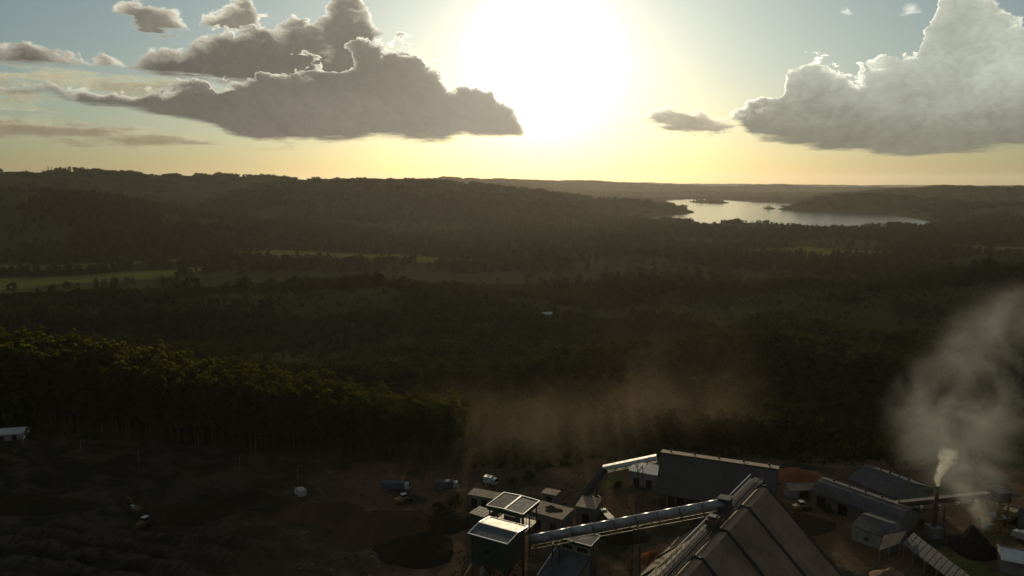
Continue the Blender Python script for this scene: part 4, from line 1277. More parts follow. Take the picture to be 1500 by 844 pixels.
MB().slab([(-1.8, -1.9, 4.45), (1.8, -1.9, 4.45), (1.8, 1.9, 4.75), (-1.8, 1.9, 4.75)], 0.12).build("roof", M_ROOF, hd)
for sx in (-1, 1):
    for sy in (-1, 1): beam("leg", M_STEEL, hd, (sx * 1.3, sy * 1.4, -3.4), (sx * 1.3, sy * 1.4, 0.2), 0.2)
railing("handrail", hd, [(-2.0, -2.1), (2.0, -2.1), (2.0, 2.1)], 0.3, M_YEL)

# ---------------------------------------------------------------- steep covered conveyor and belt feeding the barn
s0, s1 = P(843, 743, 1.8), P(886, 687, 14.5)
gallery("steep_conveyor", s0, s1, "steep covered conveyor climbing behind the square tan shed", 'box', 1.25, M_ROOFD, 5.0, (0.72,), M_STEEL)
s2 = P(962, 669, 20.5)
gallery("barn_feed_conveyor", (s1.x - .6, s1.y + .4, 14.8), s2, "bright topped belt conveyor leading into the long barn's left end", 'box', 0.9, M_ROOFW, 4.0, (0.70,), M_STEEL, walkway=False)
# ---------------------------------------------------------------- sheds and plant on the right
def gable_px(name, rp0, rp1, zr, ep, ze, label, cat, roof_m, wall_m, back=None, doors=1, windows=0, over=0.5, n=8, round_=False):
    a, b = P(*rp0, zr), P(*rp1, zr); q = P(*ep, ze)
    d = b - a; d.z = 0; Ln = d.length; d.normalize()
    nrm = Vector((d.y, -d.x, 0))
    hw = (q - a).dot(nrm)
    if hw < 0: nrm = -nrm; hw = -hw
    yaw = math.atan2(d.y, d.x)
    e = empty(name, ((a.x + b.x) / 2, (a.y + b.y) / 2, 0), yaw); tag(e, label, cat)
    X = Ln / 2; bk = back or hw
    sgn = 1 if (Matrix.Rotation(yaw, 3, 'Z') @ Vector((0, 1, 0))).dot(nrm) > 0 else -1
    for k in range(n):
        x0, x1 = -X + 2 * X * k / n + .015, -X + 2 * X * (k + 1) / n - .015
        for s, w_, nm in ((sgn, hw, "roof_sheet"), (-sgn, bk, "rear_roof_sheet")):
            if round_:
                prof = [(0.02, zr), (w_ * .45, zr - (zr - ze) * .16), (w_ * .8, zr - (zr - ze) * .58), (w_ + over, ze - .15)]
            else:
                prof = [(0.02, zr), (w_ + over, ze - (zr - ze) / w_ * over)]
            for (y0, z0), (y1, z1) in zip(prof[:-1], prof[1:]):
                qd = [(x0, s * y0, z0), (x1, s * y0, z0), (x1, s * y1, z1), (x0, s * y1, z1)]
                MB().slab(qd if s > 0 else qd[::-1], -0.1 if s > 0 else -0.1).build(nm, roof_m, e)
    beam("ridge_cap", M_TAN if round_ else M_ROOF, e, (-X - .1, 0, zr + .12), (X + .1, 0, zr + .12), 0.6, 0.12)
    for s, w_ in ((sgn, hw), (-sgn, bk)):
        y_ = s * (w_ - .1)
        box("side_wall", wall_m, e, -X + .2, X - .2, min(y_, y_ - s * .2), max(y_, y_ - s * .2), 0, ze - .18)
    for s in (-1, 1):
        pr = [(-sgn * (bk - .32), 0), (sgn * (hw - .32), 0), (sgn * (hw - .32), ze - .2), (0, zr - .3), (-sgn * (bk - .32), ze - .2)]
        o = MB().prism(pr, -0.1, 0.1).build("gable_wall", wall_m, e)
        o.rotation_euler = (0, 0, math.pi / 2); o.location = (s * (X - .35), 0, 0)
    for k in range(doors):
        x0 = -X + (k + .5) * 2 * X / doors
        y_ = sgn * (hw - .06)
        dd = box("door", M_DARK, e, x0 - 1.8, x0 + 1.8, min(y_, y_ + sgn * .04), max(y_, y_ + sgn * .04), 0, min(4.0, ze - .9))
        beam("door_frame", M_STEEL, dd, (x0 - 1.9, y_ + sgn * .08, min(4.1, ze - .8)), (x0 + 1.9, y_ + sgn * .08, min(4.1, ze - .8)), .12, .2)
    for k in range(windows):
        x0 = -X + (k + .5) * 2 * X / windows
        y_ = sgn * (hw - .06)
        wd = box("window", M_GLASS, e, x0 - .7, x0 + .7, min(y_, y_ + sgn * .03), max(y_, y_ + sgn * .03), 1.6, 2.8)
        box("sill", M_CONC, wd, x0 - .8, x0 + .8, min(y_, y_ + sgn * .15), max(y_, y_ + sgn * .15), 1.45, 1.58)
    return e
gable_px("warehouse", (1267, 681.5), (1338, 708), 10.0, (1233, 697.5), 6.6, "wide grey gabled warehouse at the back of the works, smoke behind it", "warehouse", M_ROOF, M_CONC, doors=3)
gable_px("arched_shed", (1203, 700), (1335, 745.5), 8.5, (1184, 716), 5.4, "long dark arched roof shed in front of the grey warehouse", "shed", M_ROOF, M_CONC, doors=4, round_=True, n=12)
gable_px("white_walled_shed", (1262, 752.5), (1308, 768), 7.0, (1240.5, 766), 5.4, "white walled shed with grey roof and one small window", "shed", M_ROOF, M_WALL, doors=0, windows=1, n=5)
gable_px("rear_shed", (1462, 737.5), (1548, 756), 6.0, (1455, 744), 4.6, "low pale roofed shed behind the yellow transfer tower", "shed", M_ROOF, M_CONC, doors=2, n=8)
gable_px("white_roofed_hall", (1464, 800), (1560, 818), 6.5, (1428, 811), 4.6, "pale blue white roofed hall in the bottom right corner", "hall", M_ROOFW, M_CONC, doors=0, n=9)
gable_px("small_shed", (1152, 709), (1196, 707), 5.0, (1146, 718), 3.6, "small pale shed between the barn and the arched shed", "shed", M_TAN, M_WALL, doors=1, n=4)

def lean_roof(name, corners, z0, z1, roof_m, label, cat, posts=True, wall=None, ribs=0):
    """single slope canopy on posts; corners low0, low1, high1, high0 in the photograph"""
    a, b, c_, d_ = P(*corners[0], z0), P(*corners[1], z0), P(*corners[2], z1), P(*corners[3], z1)
    o0 = Vector(((a.x + c_.x) / 2, (a.y + c_.y) / 2, 0))
    e = empty(name, o0); tag(e, label, cat)
    q = [p - o0 for p in (a, b, c_, d_)]
    n = max(3, int((b - a).length / 2.2))
    for k in range(n):
        p0, p1 = q[0].lerp(q[1], k / n), q[0].lerp(q[1], (k + 1) / n - .012)
        p3, p2 = q[3].lerp(q[2], k / n), q[3].lerp(q[2], (k + 1) / n - .012)
        dz_ = Vector((0, 0, (k % 2) * .02))
        MB().slab([p0 + dz_, p1 + dz_, p2 + dz_, p3 + dz_], 0.1).build("roof_sheet", roof_m, e)
    for k in range(max(2, int((b - a).length / 5)) + 1):
        t = k / max(2, int((b - a).length / 5)); t = min(max(t, .03), .97)
        for u, v in ((q[0], q[1]), (q[3], q[2])):
            p = u.lerp(v, t); beam("post", M_CONC, e, (p.x, p.y, 0), (p.x, p.y, p.z - .15), 0.3)
    beam("eave_beam", M_STEEL, e, q[0] - Vector((0, 0, .22)), q[1] - Vector((0, 0, .22)), .2, .22)
    if wall:
        u = (q[3] + q[2]) / 2
        MB().beam((q[3].x, q[3].y, 1.6), (q[2].x, q[2].y, 1.6), .2, 3.2).build("rear_wall", wall, e)
    return e
lean_roof("corrugated_canopy", [(1288, 806), (1318, 796), (1328, 778), (1296, 784)], 4.6, 6.6, M_TAN, "tan corrugated canopy beside the white walled shed", "canopy", wall=M_CONC)
lean_roof("long_canopy", [(1322, 797), (1410, 862), (1424, 846), (1338, 780)], 4.6, 6.2, M_ROOFD, "long ribbed lean-to roof running down to the bottom edge", "canopy", wall=M_CONC)

# chimney stack
b0 = P(1367, 785, 0); dist = math.hypot(b0.x, b0.y)
CH = PD(1367, 711, dist).z
ch = empty("chimney_stack", (b0.x, b0.y, 0)); tag(ch, "slim rusty chimney stack giving off bright steam", "chimney")
MB().tube([(0, 0, 0), (0, 0, CH * .5), (0, 0, CH)], [0.95, 0.75, 0.62], 14).build("flue", M_RUST, ch, True)
for k in range(4):
    MB().tube([(0, 0, CH * (.2 + .25 * k)), (0, 0, CH * (.2 + .25 * k) + .25)], 0.95 - .06 * k, 14).build("band", M_STEEL, ch)
MB().tube([(0, 0, CH - .5), (0, 0, CH + .1)], 0.85, 14).build("cap", M_STEEL, ch)
box("boiler_base", M_CONC, ch, -2.2, 2.2, -2.2, 2.2, 0, 3.6)
for a in range(3):
    an = a * 2.094 + .4
    beam("guy_wire", M_STEEL, ch, (0, 0, CH * .8), (math.cos(an) * 9, math.sin(an) * 9, 0.1), 0.06)

# long conveyor on the right with a lattice support and a yellow transfer tower
c0, c1 = P(1270, 743, 4.8), P(1452, 724, 16.5)
gallery("yard_conveyor", c0, c1, "long belt conveyor climbing past the chimney to the yellow tower", 'box', 1.1, M_RUST, 5.0, (0.34, 0.62,), M_STEEL)
yb = P(1466, 790, 0); yb = Vector((c1.x + 2.2, c1.y - .6, 0))
yt = empty("transfer_tower", yb, 0.2); tag(yt, "yellow steel transfer tower at the upper end of the belt conveyor", "tower")
for sx in (-1, 1):
    for sy in (-1, 1): beam("post", M_YEL, yt, (sx * 2.1, sy * 2.1, 0), (sx * 2.1, sy * 2.1, 17.5), 0.36)
for k in range(4):
    z0 = 1 + k * 4
    for sy in (-1, 1):
        beam("brace", M_YEL, yt, (-2.1, sy * 2.1, z0), (2.1, sy * 2.1, z0 + 3.8), 0.18)
        beam("girt", M_YEL, yt, (-2.1, sy * 2.1, z0 + 3.9), (2.1, sy * 2.1, z0 + 3.9), 0.22)
box("head_house", M_STEEL, yt, -2.5, 2.5, -2.5, 2.5, 14.8, 18.2)
MB().slab([(-2.8, -2.8, 18.25), (2.8, -2.8, 18.25), (2.8, 2.8, 18.8), (-2.8, 2.8, 18.8)], .12).build("roof", M_ROOF, yt)
MB().tube([(0.4, 0, 14.7), (0.8, -.4, 8.0), (1.6, -.6, 3.0)], 0.7, 10).build("chute", M_YEL, yt, True)
box("platform", M_STEEL, yt, -2.9, 2.9, -2.9, 2.9, 9.0, 9.15)
railing("handrail", yt, [(-2.8, -2.8), (2.8, -2.8), (2.8, 2.8)], 9.15, M_YEL)
hb = P(1478, 772, 0)
hpb = empty("loading_hopper", hb, 0.3); tag(hpb, "yellow loading hopper on legs beside the transfer tower", "hopper")
MB().tube([(0, 0, 2.2), (0, 0, 4.8), (0, 0, 6.6)], [0.6, 2.9, 2.9], 4).build("bin", M_YEL, hpb)
for sx in (-1, 1):
    for sy in (-1, 1): beam("leg", M_RUST, hpb, (sx * 1.7, sy * 1.7, 0), (sx * 1.7, sy * 1.7, 5.0), 0.25)

# heaps
def heap(name, px, py, rx, ry, h, m, label, seed=0, cat="heap", yaw=0.0, z=0.0, ridge=0.0, loc=None):
    c_ = loc or G(px, py)
    g = np.random.default_rng(seed); off = g.random(2) * 100
    nr, na = 14, 40
    vs = []
    for i in range(nr + 1):
        t = i / nr
        for k in range(na):
            a = 6.2832 * k / na
            wob_ = 1 + 0.5 * float(fbm(np.array([math.cos(a) * 1.2 + off[0]]), np.array([math.sin(a) * 1.2 + off[1]]), 1.0, 3)[0])
            x_ = math.cos(a) * rx * t * wob_; y_ = math.sin(a) * ry * t * wob_
            zz = h * (1 - t) ** (0.9) * (1.0 if t > 0.12 else 0.93)
            zz += float(fbm(np.array([x_ + off[0] * 9]), np.array([y_ + off[1] * 9]), max(rx, ry) * .35, 4)[0]) * h * .55 * (1 - t) - (0.4 if t > .97 else 0)
            vs.append((x_, y_, zz))
    fs_ = [(i * na + k, i * na + (k + 1) % na, (i + 1) * na + (k + 1) % na, (i + 1) * na + k) for i in range(nr) for k in range(na)]
    e = mesh_np(name, vs, fs_, m, True)
    o = bpy.data.objects.new(name, e); COL.objects.link(o)
    o.location = (c_.x, c_.y, c_.z - 0.15); o.rotation_euler = (0, 0, yaw)
    tag(o, label, cat)
    return o
heap("charcoal_heap", 1422, 806, 8.5, 7.0, 9.0, M_COAL, "black charcoal heap in front of the smoke", 1)
heap("soil_mound", 560, 772, 17, 13, 5.5, M_SOIL, "large red brown soil mound left of the clad tower", 2)
heap("soil_mound", 470, 752, 20, 10, 4.6, M_SOIL, "long red soil mound below the white truck", 3)
heap("soil_mound", 612, 806, 13, 11, 4.6, M_SOILD, "dark rounded mound at the lower centre, nearest the clad tower", 4)
heap("soil_mound", 655, 768, 9, 9, 4.6, M_SOILD, "dark scrubby mound just left of the lean-to shed", 5)
heap("soil_mound", 1172, 768, 12, 8, 4.5, M_SOIL, "brown earth heap between the hall and the arched shed", 6)
heap("clay_bank", 1166, 697, 15, 8, 3.0, M_CLAY, "orange clay bank behind the right end of the barn", 7, "bank", yaw=-0.3)
heap("soil_mound", 958, 818, 4.5, 4.5, 2.6, M_CLAY, "small orange heap under the tube conveyor's trestle", 8)
heap("product_heap", 915, 786, 9, 6, 4.2, M_SOILD, "dark heap lying below the middle of the tube conveyor", 9)
heap("soil_mound", 260, 752, 20, 9, 4.0, M_SOILD, "low grey mound right of the excavator", 10)
heap("soil_mound", 30, 742, 24, 8, 3.6, M_SOILD, "low dark mound at the left edge above the ploughed rows", 11)
tp = heap("timber_pile", 1300, 846, 6.5, 4.5, 3.4, M_WOOD, "tan pile of cut timber at the bottom edge, right of the hall", 12, "pile")

# ---------------------------------------------------------------- vehicles
def truck(loc, rz, label, bed=M_WHITEV, cab=M_WHITEV, L=8.0, name="parked_truck", tipper=False):
    e = empty(name, loc, rz); tag(e, label, "truck")
    MB().hexa([(L / 2 - 2.0, -1.2, .7), (L / 2, -1.2, .7), (L / 2, 1.2, .7), (L / 2 - 2.0, 1.2, .7), (L / 2 - 2.0, -1.15, 2.9), (L / 2 - .45, -1.15, 2.9), (L / 2 - .45, 1.15, 2.9), (L / 2 - 2.0, 1.15, 2.9)]).build("cab", cab, e)
    MB().slab([(L / 2 - .02, -1.05, 1.7), (L / 2 - .02, 1.05, 1.7), (L / 2 - .36, 1.05, 2.7), (L / 2 - .36, -1.05, 2.7)], -0.05).build("windscreen", M_GLASS, e)
    box("chassis", M_STEEL, e, -L / 2, L / 2 - .2, -.5, .5, .55, .85)
    if tipper:
        MB().hexa([(-L / 2, -1.25, 1.0), (L / 2 - 2.3, -1.25, 1.0), (L / 2 - 2.3, 1.25, 1.0), (-L / 2, 1.25, 1.0), (-L / 2 - .3, -1.3, 2.6), (L / 2 - 2.1, -1.3, 2.6), (L / 2 - 2.1, 1.3, 2.6), (-L / 2 - .3, 1.3, 2.6)]).build("tipper_body", bed, e)
    else:
        box("cargo_box", bed, e, -L / 2, L / 2 - 2.2, -1.25, 1.25, .95, 3.4)
    for x_ in (L / 2 - 1.2, -L / 2 + 1.2, -L / 2 + 2.3):
        for s in (-1, 1):
            w_ = MB().tube([(x_, s * .85, .5), (x_, s * 1.2, .5)], .5, 14).build("wheel", M_TYRE, e)
            MB().tube([(x_, s * 1.2, .5), (x_, s * 1.23, .5)], .25, 10).build("rim", M_ROOFW, w_)
    for s in (-1, 1): box("headlight", M_LAMP, e, L / 2 + .005, L / 2 + .05, s * .85 - .16, s * .85 + .16, .85, 1.1)
    return e
def loader(loc, rz, label, M_YEL=M_YEL):
    e = empty("wheel_loader", loc, rz); tag(e, label, "loader")
    MB().hexa([(-3.2, -1.2, 1.0), (-.2, -1.2, 1.0), (-.2, 1.2, 1.0), (-3.2, 1.2, 1.0), (-3.0, -1.0, 2.3), (-.3, -1.1, 2.5), (-.3, 1.1, 2.5), (-3.0, 1.0, 2.3)]).build("engine_cover", M_YEL, e)
    cb = box("cab", M_YEL, e, -.4, 1.2, -.8, .8, 2.3, 3.5)
    box("cab_glass", M_GLASS, cb, -.44, 1.24, -.84, .84, 2.5, 3.25)
    box("cab_roof", M_ROOFW, cb, -.6, 1.4, -.95, .95, 3.52, 3.66)
    box("front_frame", M_YEL, e, -.15, 2.2, -.6, .6, 0.9, 1.7)
    for s in (-1, 1):
        MB().beam((1.0, s * .6, 1.8), (3.6, s * .6, .9), .28, .4).build("lift_arm", M_YEL, e)
        for x_ in (-2.1, 1.6):
            w_ = MB().tube([(x_, s * .75, .8), (x_, s * 1.35, .8)], .8, 16).build("wheel", M_TYRE, e)
            MB().tube([(x_, s * 1.35, .8), (x_, s * 1.4, .8)], .42, 10).build("rim", M_YEL, w_)
    MB().prism([(3.2, .25), (4.6, .2), (4.7, .35), (3.7, .6), (3.5, 1.6), (3.2, 1.7)], -1.45, 1.45).build("bucket", M_STEEL, e)
    return e
def excavator(loc, rz, label, M_YEL=M_YEL):
    e = empty("excavator", loc, rz); tag(e, label, "excavator")
    for s in (-1, 1):
        MB().prism([(-2.2, .1), (2.2, .1), (2.5, .5), (2.2, .9), (-2.2, .9), (-2.5, .5)], s * 1.3 - .3, s * 1.3 + .3).build("track", M_TYRE, e)
    box("turntable", M_STEEL, e, -1.1, 1.1, -.95, .95, .8, 1.15)
    MB().hexa([(-2.8, -1.4, 1.2), (1.4, -1.4, 1.2), (1.4, 1.4, 1.2), (-2.8, 1.4, 1.2), (-2.7, -1.3, 2.3), (1.2, -1.3, 2.3), (1.2, 1.3, 2.3), (-2.7, 1.3, 2.3)]).build("house", M_YEL, e)
    cb = box("cab", M_WHITEV, e, -.1, 1.5, .45, 1.35, 2.32, 3.3)
    box("cab_glass", M_GLASS, cb, -.05, 1.54, .42, 1.39, 2.6, 3.1)
    bm_ = MB().beam((1.2, -.2, 2.0), (3.6, -.2, 4.9), .45, .6).beam((3.6, -.2, 4.9), (5.6, -.2, 4.6), .42, .5).build("boom", M_YEL, e)
    MB().beam((5.6, -.2, 4.7), (6.6, -.2, 1.9), .35, .4).build("dipper_arm", M_YEL, e)
    MB().prism([(6.2, 1.0), (7.1, .8), (7.2, 1.6), (6.6, 2.0)], -.8, .4).build("bucket", M_STEEL, e)
    return e
def at(px, py): g = G(px, py); return (g.x, g.y, g.z + 0.02)
truck(at(440, 727), 2.3, "white box truck standing on the dark yard behind the red mounds", L=5.6)
loader(at(590, 737), 0.6, "wheel loader on the track with a gleaming cab roof, above the soil mound")
truck(at(580, 718), 0.0, "long pale truck parked at the far edge of the yard, dust behind", L=11.0, cab=M_WHITEV, bed=M_BLUE, name="articulated_truck")
truck(at(888, 762), 1.9, "white cabbed tipper truck right of the square tan shed", bed=M_STEEL, tipper=True)
excavator(at(200, 752), 2.6, "excavator with pale cab above the ploughed rows on the left", M_RUST)
loader(at(212, 772), 1.2, "wheel loader just below the excavator, near the ploughed rows", M_RUST)
loader(at(1172, 748), 0.2, "yellow wheel loader on the ground between barn and arched shed")
truck(at(1499, 793), 2.0, "white truck cut by the right edge, behind the white roofed hall", L=7.0)
truck(at(719, 710), -0.45, "small white truck gleaming at the yard's rear, above the open tower", L=5.5)
truck(at(655, 716), 0.1, "blue grey truck parked beyond the dark mound", L=9.0, bed=M_BLUE)

# ---------------------------------------------------------------- lamp posts
def lamp_post(px, py, h, label):
    x_, y_, z_ = at(px, py)
    e = empty("lamp_post", (x_, y_, z_ - .02)); tag(e, label, "lamp post", "lamp posts of the left yard")
    MB().tube([(0, 0, 0), (0, 0, h)], [.14, .09], 8).build("pole", M_CONC, e, True)
    MB().tube([(0, 0, h - .1), (.9, 0, h + .25), (1.6, 0, h + .28)], [.06, .05, .05], 6).build("arm", M_CONC, e)
    l_ = MB().hexa([(1.4, -.16, h + .2), (2.1, -.14, h + .22), (2.1, .14, h + .22), (1.4, .16, h + .2), (1.4, -.12, h + .36), (2.0, -.1, h + .34), (2.0, .1, h + .34), (1.4, .12, h + .36)]).build("lamp_head", M_STEEL, e)
    box("lens", M_LAMP, l_, 1.5, 2.0, -.1, .1, h + .17, h + .195)
for px, py, h, lb in ((35, 657, 7.5, "leftmost lamp post below the pale roofed house"), (120, 672, 8.0, "second lamp post from the left, in the dark yard"), (204, 688, 8.0, "third lamp post from the left, in the dark yard"),
                      (291, 655, 7.0, "lamp post close against the plantation edge, left of the tall pair"), (352, 696, 8.0, "pale lamp post in front of the plantation, left of the pair"), (375, 668, 8.0, "lamp post at the plantation edge, right of the pair"),
                      (437, 713, 8.5, "lamp post standing just above the white box truck"), (634, 738, 7.0, "lamp post with gleaming head left of the long shed")):
    lamp_post(px, py, h, lb)
# house at the left edge
hx = G(8, 642)
he = empty("farm_shed", (hx.x, hx.y, hx.z - .2), 0.25); tag(he, "pale roofed shed at the left edge in front of the plantation", "shed")
MB().slab([(-9, -4.2, 3.2), (9, -4.2, 3.2), (9, 0, 5.0), (-9, 0, 5.0)], .12).build("roof_slope", M_ROOFW, he)
MB().slab([(-9, 0.01, 5.0), (9, 0.01, 5.0), (9, 4.2, 3.2), (-9, 4.2, 3.2)], .12).build("roof_slope", M_ROOFW, he)
for q in ((-8.6, 8.6, -3.9, -3.7), (-8.6, 8.6, 3.7, 3.9), (-8.6, -8.4, -3.69, 3.69), (8.4, 8.6, -3.69, 3.69)): box("wall", M_WALL, he, *q, 0, 3.1)
for k in range(3): box("door", M_DARK, he, -6 + k * 5, -4 + k * 5, -3.95, -3.905, 0.2, 2.4)
# small houses far down in the valley
for i, (px, py, rz, m, lb) in enumerate(((801, 464, .3, M_ROOFW, "tiny pale roofed house in the valley, the farthest of three"), (768, 468, -.2, M_TAN, "tiny brown roofed house in the valley, left of the pale one"), (861, 499, .1, M_TAN, "tiny house among the valley trees, nearest of the three"))):
    g_ = G(px, py); e = empty("valley_house", (g_.x, g_.y, g_.z - .3), rz); tag(e, lb, "house")
    MB().slab([(-5.5, -3.6, 3), (5.5, -3.6, 3), (5.5, 0, 5), (-5.5, 0, 5)], .15).build("roof_slope", m, e)
    MB().slab([(-5.5, .01, 5), (5.5, .01, 5), (5.5, 3.6, 3), (-5.5, 3.6, 3)], .15).build("roof_slope", m, e)
    MB().box(-5, 5, -3.2, 3.2, 0, 3).build("wall", M_WALL, e)
    box("door", M_DARK, e, -.6, .6, -3.26, -3.21, 0.3, 2.3)
    for x_ in (-3, 3): box("window", M_GLASS, e, x_ - .6, x_ + .6, -3.26, -3.21, 1.2, 2.2)

# ---------------------------------------------------------------- bushes growing in the yard
for i, (px, py, sc_, lb) in enumerate(((752, 712, .30, "green bush behind the open tower's roof, leftmost of two"), (775, 706, .36, "green bush behind the open tower's roof, rightmost of two"), (905, 716, .26, "small bush right of the steep conveyor"),
                                       (668, 742, .40, "dark bushy tree left of the long shed"), (642, 752, .36, "dark bushy tree on the scrubby mound"), (1212, 752, .28, "bush on the grass in front of the arched shed"),
                                       (1352, 772, .25, "bush at the foot of the chimney stack"), (1225, 745, .22, "small bush by the arched shed's doors"))):
    x_, y_, z_ = at(px, py)
    plant_tree("yard_bush", 'broad', i, (x_, y_, z_ - 1.4 * sc_ * 2), sc_, i * .9, lb, "bush", "bushes of the yard", squash=1.25)

# rubble strewn over the yard
g_ = np.random.default_rng(21)
def stone_mesh(seed):
    bm = bmesh.new(); bmesh.ops.create_icosphere(bm, subdivisions=1, radius=0.5)
    g = np.random.default_rng(seed)
    for v in bm.verts: v.co = v.co * float(g.uniform(0.6, 1.2)); v.co.z *= 0.6
    me = bpy.data.meshes.new("stone"); bm.to_mesh(me); bm.free(); me.materials.append([M_SOIL, M_SOILD, M_SOILD, M_WOOD][seed % 4]); return me
n_ = 5200
rx_, ry_ = g_.uniform(-190, 190, n_), g_.uniform(165, 305, n_)
kp = (fbm(rx_, ry_, 35, 3) > 0.02) & (rx_ > -70)
kp &= ~((rx_ > 30) & (rx_ < 100) & (ry_ < 232)); kp &= (np.abs(rx_) / ry_ < 0.78)
rx_, ry_ = rx_[kp], ry_[kp]
scatter("rubble", np.stack([rx_, ry_, height(rx_, ry_)], 1), g_.uniform(0.25, 1.0, len(rx_)) ** 1.5 * 1.5, g_.uniform(0, 6.28, len(rx_)), g_.integers(0, 4, len(rx_)), pattern("stone", [stone_mesh(i) for i in range(4)]),
        "rubble and clods strewn over the works yard")
# vents along the roofs of the two big sheds
for e in [o for o in COL.objects if o.name in ("warehouse", "arched_shed", "long_barn")]:
    Lx = max(abs(v.co.x) for c_ in e.children for v in c_.data.vertices) if e.name != "arched_shed" else 16
    zt = {"warehouse": 10.1, "arched_shed": 8.6, "long_barn": 20.5}[e.name]
    for k in range(5):
        x0 = -Lx * .75 + k * Lx * .375
        vt = MB().tube([(x0, 0.9, zt - .6), (x0, 0.9, zt + .55)], .35, 8).build("roof_vent", M_STEEL, e)
        MB().tube([(x0, 0.9, zt + .56), (x0, 0.9, zt + .8)], [.55, .12], 8).build("vent_cowl", M_ROOF, vt)
# ---------------------------------------------------------------- smoke, steam and dust: real volumes of air
def plume(name, path, label, colour, dens, aniso, scale, contrast=(0.42, 0.62), seg=20, step=1.0, emis=0, soft=1.0, edge=0.25, top_fade=0.75):
    """path: list of (point, radius); the volume's domain is a tube round it, thinning towards its skin"""
    pts = [Vector(p) for p, r in path]; rad = [r for p, r in path]
    base = pts[0]
    zs = [p.z - base.z for p in pts]; H_ = zs[-1]
    loc = [p - base for p in pts]
    # rings lie level so that the shader can find the axis from height alone
    vs, fs_ = [], []
    for c_, r in zip(loc, rad):
        for k in range(seg):
            a = 6.2832 * k / seg; vs.append((c_.x + math.cos(a) * r * 1.02, c_.y + math.sin(a) * r * 1.02, c_.z))
    for i in range(len(loc) - 1):
        for k in range(seg):
            fs_.append((i * seg + k, i * seg + (k + 1) % seg, (i + 1) * seg + (k + 1) % seg, (i + 1) * seg + k))
    fs_ += [tuple(range(seg))[::-1], tuple(range((len(loc) - 1) * seg, len(loc) * seg))]
    me = bpy.data.meshes.new(name); me.from_pydata(vs, [], fs_)
    o = bpy.data.objects.new(name, me); COL.objects.link(o); o.location = base
    tag(o, label, kind="stuff")
    m = bpy.data.materials.new(name + "_volume"); m.use_nodes = True
    h = NT(m.node_tree); h.n.clear()
    tco = h.n.new('ShaderNodeTexCoord').outputs['Object']
    x_, y_, z_ = h.xyz(tco)
    t = h.div(z_, H_)
    span = max(max(abs(c_.x), abs(c_.y)) for c_ in loc) * 2 + 1; rm = max(rad)
    ax = h.mul(h.sub(h.curve(t, [(zz / H_, c_.x / span + .5) for zz, c_ in zip(zs, loc)]), .5), span)
    ay = h.mul(h.sub(h.curve(t, [(zz / H_, c_.y / span + .5) for zz, c_ in zip(zs, loc)]), .5), span)
    rr = h.mul(h.curve(t, [(zz / H_, r / rm) for zz, r in zip(zs, rad)]), rm)
    n1 = h.noise(tco, scale, 5, 0.62, dist=0.6)
    wq = h.noise(tco, scale * .6, 2, 0.5, out=1)
    dq = h.vm('SCALE', h.vm('SUBTRACT', wq, (.5, .5, .5)), 1.0)
    wx, wy, wz = h.xyz(dq)
    ddx = h.add(h.sub(x_, ax), h.mul(wx, h.mul(rr, 1.1))); ddy = h.add(h.sub(y_, ay), h.mul(wy, h.mul(rr, 1.1)))
    q = h.div(h.m('SQRT', h.add(h.mul(ddx, ddx), h.mul(ddy, ddy))), rr)
    body = h.ss(q, 1.0, edge)
    real = h.div(h.m('SQRT', h.add(h.m('POWER', h.sub(x_, ax), 2.0), h.m('POWER', h.sub(y_, ay), 2.0))), rr)
    body = h.mul(body, h.ss(real, 1.0, 0.75))
    lump = h.ss(n1, *contrast)
    dn = h.mul(h.mul(body, lump), h.lin(t, 0.0, 1.0, dens, dens * (1 - top_fade)))
    dn = h.mul(dn, h.ss(t, 1.0, 0.85))
    pv = h.n.new('ShaderNodeVolumePrincipled')
    pv.inputs['Color'].default_value = (*colour, 1)
    pv.inputs['Anisotropy'].default_value = aniso
    h.put(pv.inputs['Density'], dn)
    out = h.n.new('ShaderNodeOutputMaterial'); h.l.new(pv.outputs[0], out.inputs['Volume'])
    m.cycles.volume_step_rate = step
    m.cycles.volume_sampling = 'MULTIPLE_IMPORTANCE'
    me.materials.append(m)
    return o
DS = 268
def at_d(px, py, d): v = PD(px, py, d); return v
# smoke rising from behind the charcoal heap and drifting up to the right
plume("smoke_plume", [(at_d(1436, 772, DS), 5), (at_d(1422, 745, DS + 2), 8), (at_d(1406, 700, DS + 8), 20), (at_d(1394, 650, DS + 14), 28), (at_d(1402, 600, DS + 20), 27), (at_d(1424, 550, DS + 26), 25),
                      (at_d(1456, 500, DS + 32), 25), (at_d(1496, 450, DS + 38), 26), (at_d(1540, 405, DS + 44), 26)],
      "grey smoke drifting up from the works at the right", (0.86, 0.89, 0.84), 0.042, 0.25, 0.060, (0.34, 0.74), step=0.7, edge=0.05, top_fade=0.55)
# its dense white foot
plume("smoke_source", [(at_d(1442, 775, DS - 2), 3.0), (at_d(1436, 758, DS - 2), 4.2), (at_d(1424, 738, DS), 5.5), (at_d(1410, 718, DS + 2), 7.5), (at_d(1400, 700, DS + 4), 8.0)],
      "dense pale smoke pouring out behind the charcoal heap", (0.92, 0.93, 0.86), 0.16, 0.3, 0.16, (0.34, 0.66), step=0.6, edge=0.2, top_fade=0.85)
# bright steam from the stack
plume("steam_plume", [(Vector((b0.x, b0.y, CH - 0.2)), 0.9), (at_d(1373, 700, dist), 1.4), (at_d(1380, 688, dist), 2.2), (at_d(1387, 676, dist), 3.2), (at_d(1389, 666, dist), 3.7), (at_d(1391, 655, dist), 3.2)],
      "bright puff of steam leaving the chimney stack", (0.97, 0.97, 0.86), 0.85, 0.3, 0.55, (0.32, 0.60), step=0.6, edge=0.3, top_fade=0.75)

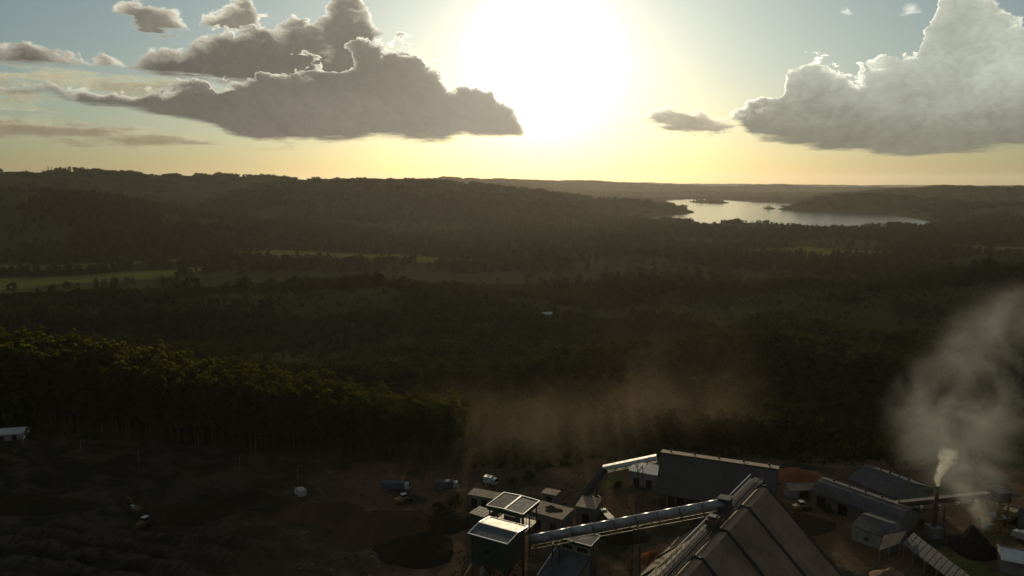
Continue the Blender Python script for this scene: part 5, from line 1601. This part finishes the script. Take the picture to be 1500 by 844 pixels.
def dust(name, x0, x1, y0, y1, h_, label, dens, colour, seed):
    """a low bank of dust thrown up behind the yard"""
    bm = bmesh.new(); bmesh.ops.create_icosphere(bm, subdivisions=3, radius=1.0)
    for v in bm.verts:
        v.co = (v.co.x * (x1 - x0) / 2, v.co.y * (y1 - y0) / 2, max(v.co.z, -0.02) * h_)
    me = bpy.data.meshes.new(name); bm.to_mesh(me); bm.free()
    o = bpy.data.objects.new(name, me); COL.objects.link(o); o.location = ((x0 + x1) / 2, (y0 + y1) / 2, 0.3)
    tag(o, label, kind="stuff")
    m = bpy.data.materials.new(name + "_volume"); m.use_nodes = True
    h = NT(m.node_tree); h.n.clear()
    tco = h.n.new('ShaderNodeTexCoord').outputs['Object']
    q = h.vm('LENGTH', h.vm('DIVIDE', tco, ((x1 - x0) / 2, (y1 - y0) / 2, h_)))
    x_, y_, z_ = h.xyz(tco)
    n = h.noise(h.vm('ADD', tco, (seed * 31.0, 0, 0)), 0.035, 5, 0.6, dist=0.8)
    dn = h.mul(h.mul(h.ss(q, 1.0, 0.35), h.ss(n, 0.28, 0.78)), h.mul(h.exp(h.div(z_, -h_ * .55)), dens))
    pv = h.n.new('ShaderNodeVolumePrincipled')
    pv.inputs['Color'].default_value = (*colour, 1); pv.inputs['Anisotropy'].default_value = 0.45
    h.put(pv.inputs['Density'], dn)
    out = h.n.new('ShaderNodeOutputMaterial'); h.l.new(pv.outputs[0], out.inputs['Volume'])
    m.cycles.volume_step_rate = 0.6
    me.materials.append(m)
dust("dust_cloud", -85, 80, 278, 350, 46, "brown dust hanging over the rear of the yard", 0.0058, (0.80, 0.65, 0.44), 1)
dust("dust_cloud", 10, 135, 298, 362, 84, "tall brown dust cloud rising behind the barn", 0.0044, (0.80, 0.64, 0.44), 2)
# ---------------------------------------------------------------- air
def haze():
    bm = bmesh.new()
    bmesh.ops.create_cube(bm, size=1.0)
    x0, x1, y0, y1, z0, z1 = -21000, 21000, -900, 29000, -60, 320
    for v in bm.verts:
        v.co = ((x1 if v.co.x > 0 else x0), (y1 if v.co.y > 0 else y0), (z1 if v.co.z > 0 else z0))
    me = bpy.data.meshes.new("haze"); bm.to_mesh(me); bm.free()
    o = bpy.data.objects.new("haze", me)
    COL.objects.link(o)
    mat = bpy.data.materials.new("haze_air"); mat.use_nodes = True
    h = NT(mat.node_tree); h.n.clear()
    pv = h.n.new('ShaderNodeVolumePrincipled')
    pv.inputs['Color'].default_value = (0.93, 0.90, 0.84, 1)
    pv.inputs['Density'].default_value = HAZE_D
    pv.inputs['Anisotropy'].default_value = 0.55
    out = h.n.new('ShaderNodeOutputMaterial')
    h.l.new(pv.outputs[0], out.inputs['Volume'])
    me.materials.append(mat)
    o["kind"] = "stuff"
    o["label"] = "thin evening haze filling the air over the valley"
    o.display_type = 'WIRE'
    return o
HAZE_D = 1.9e-5
haze()
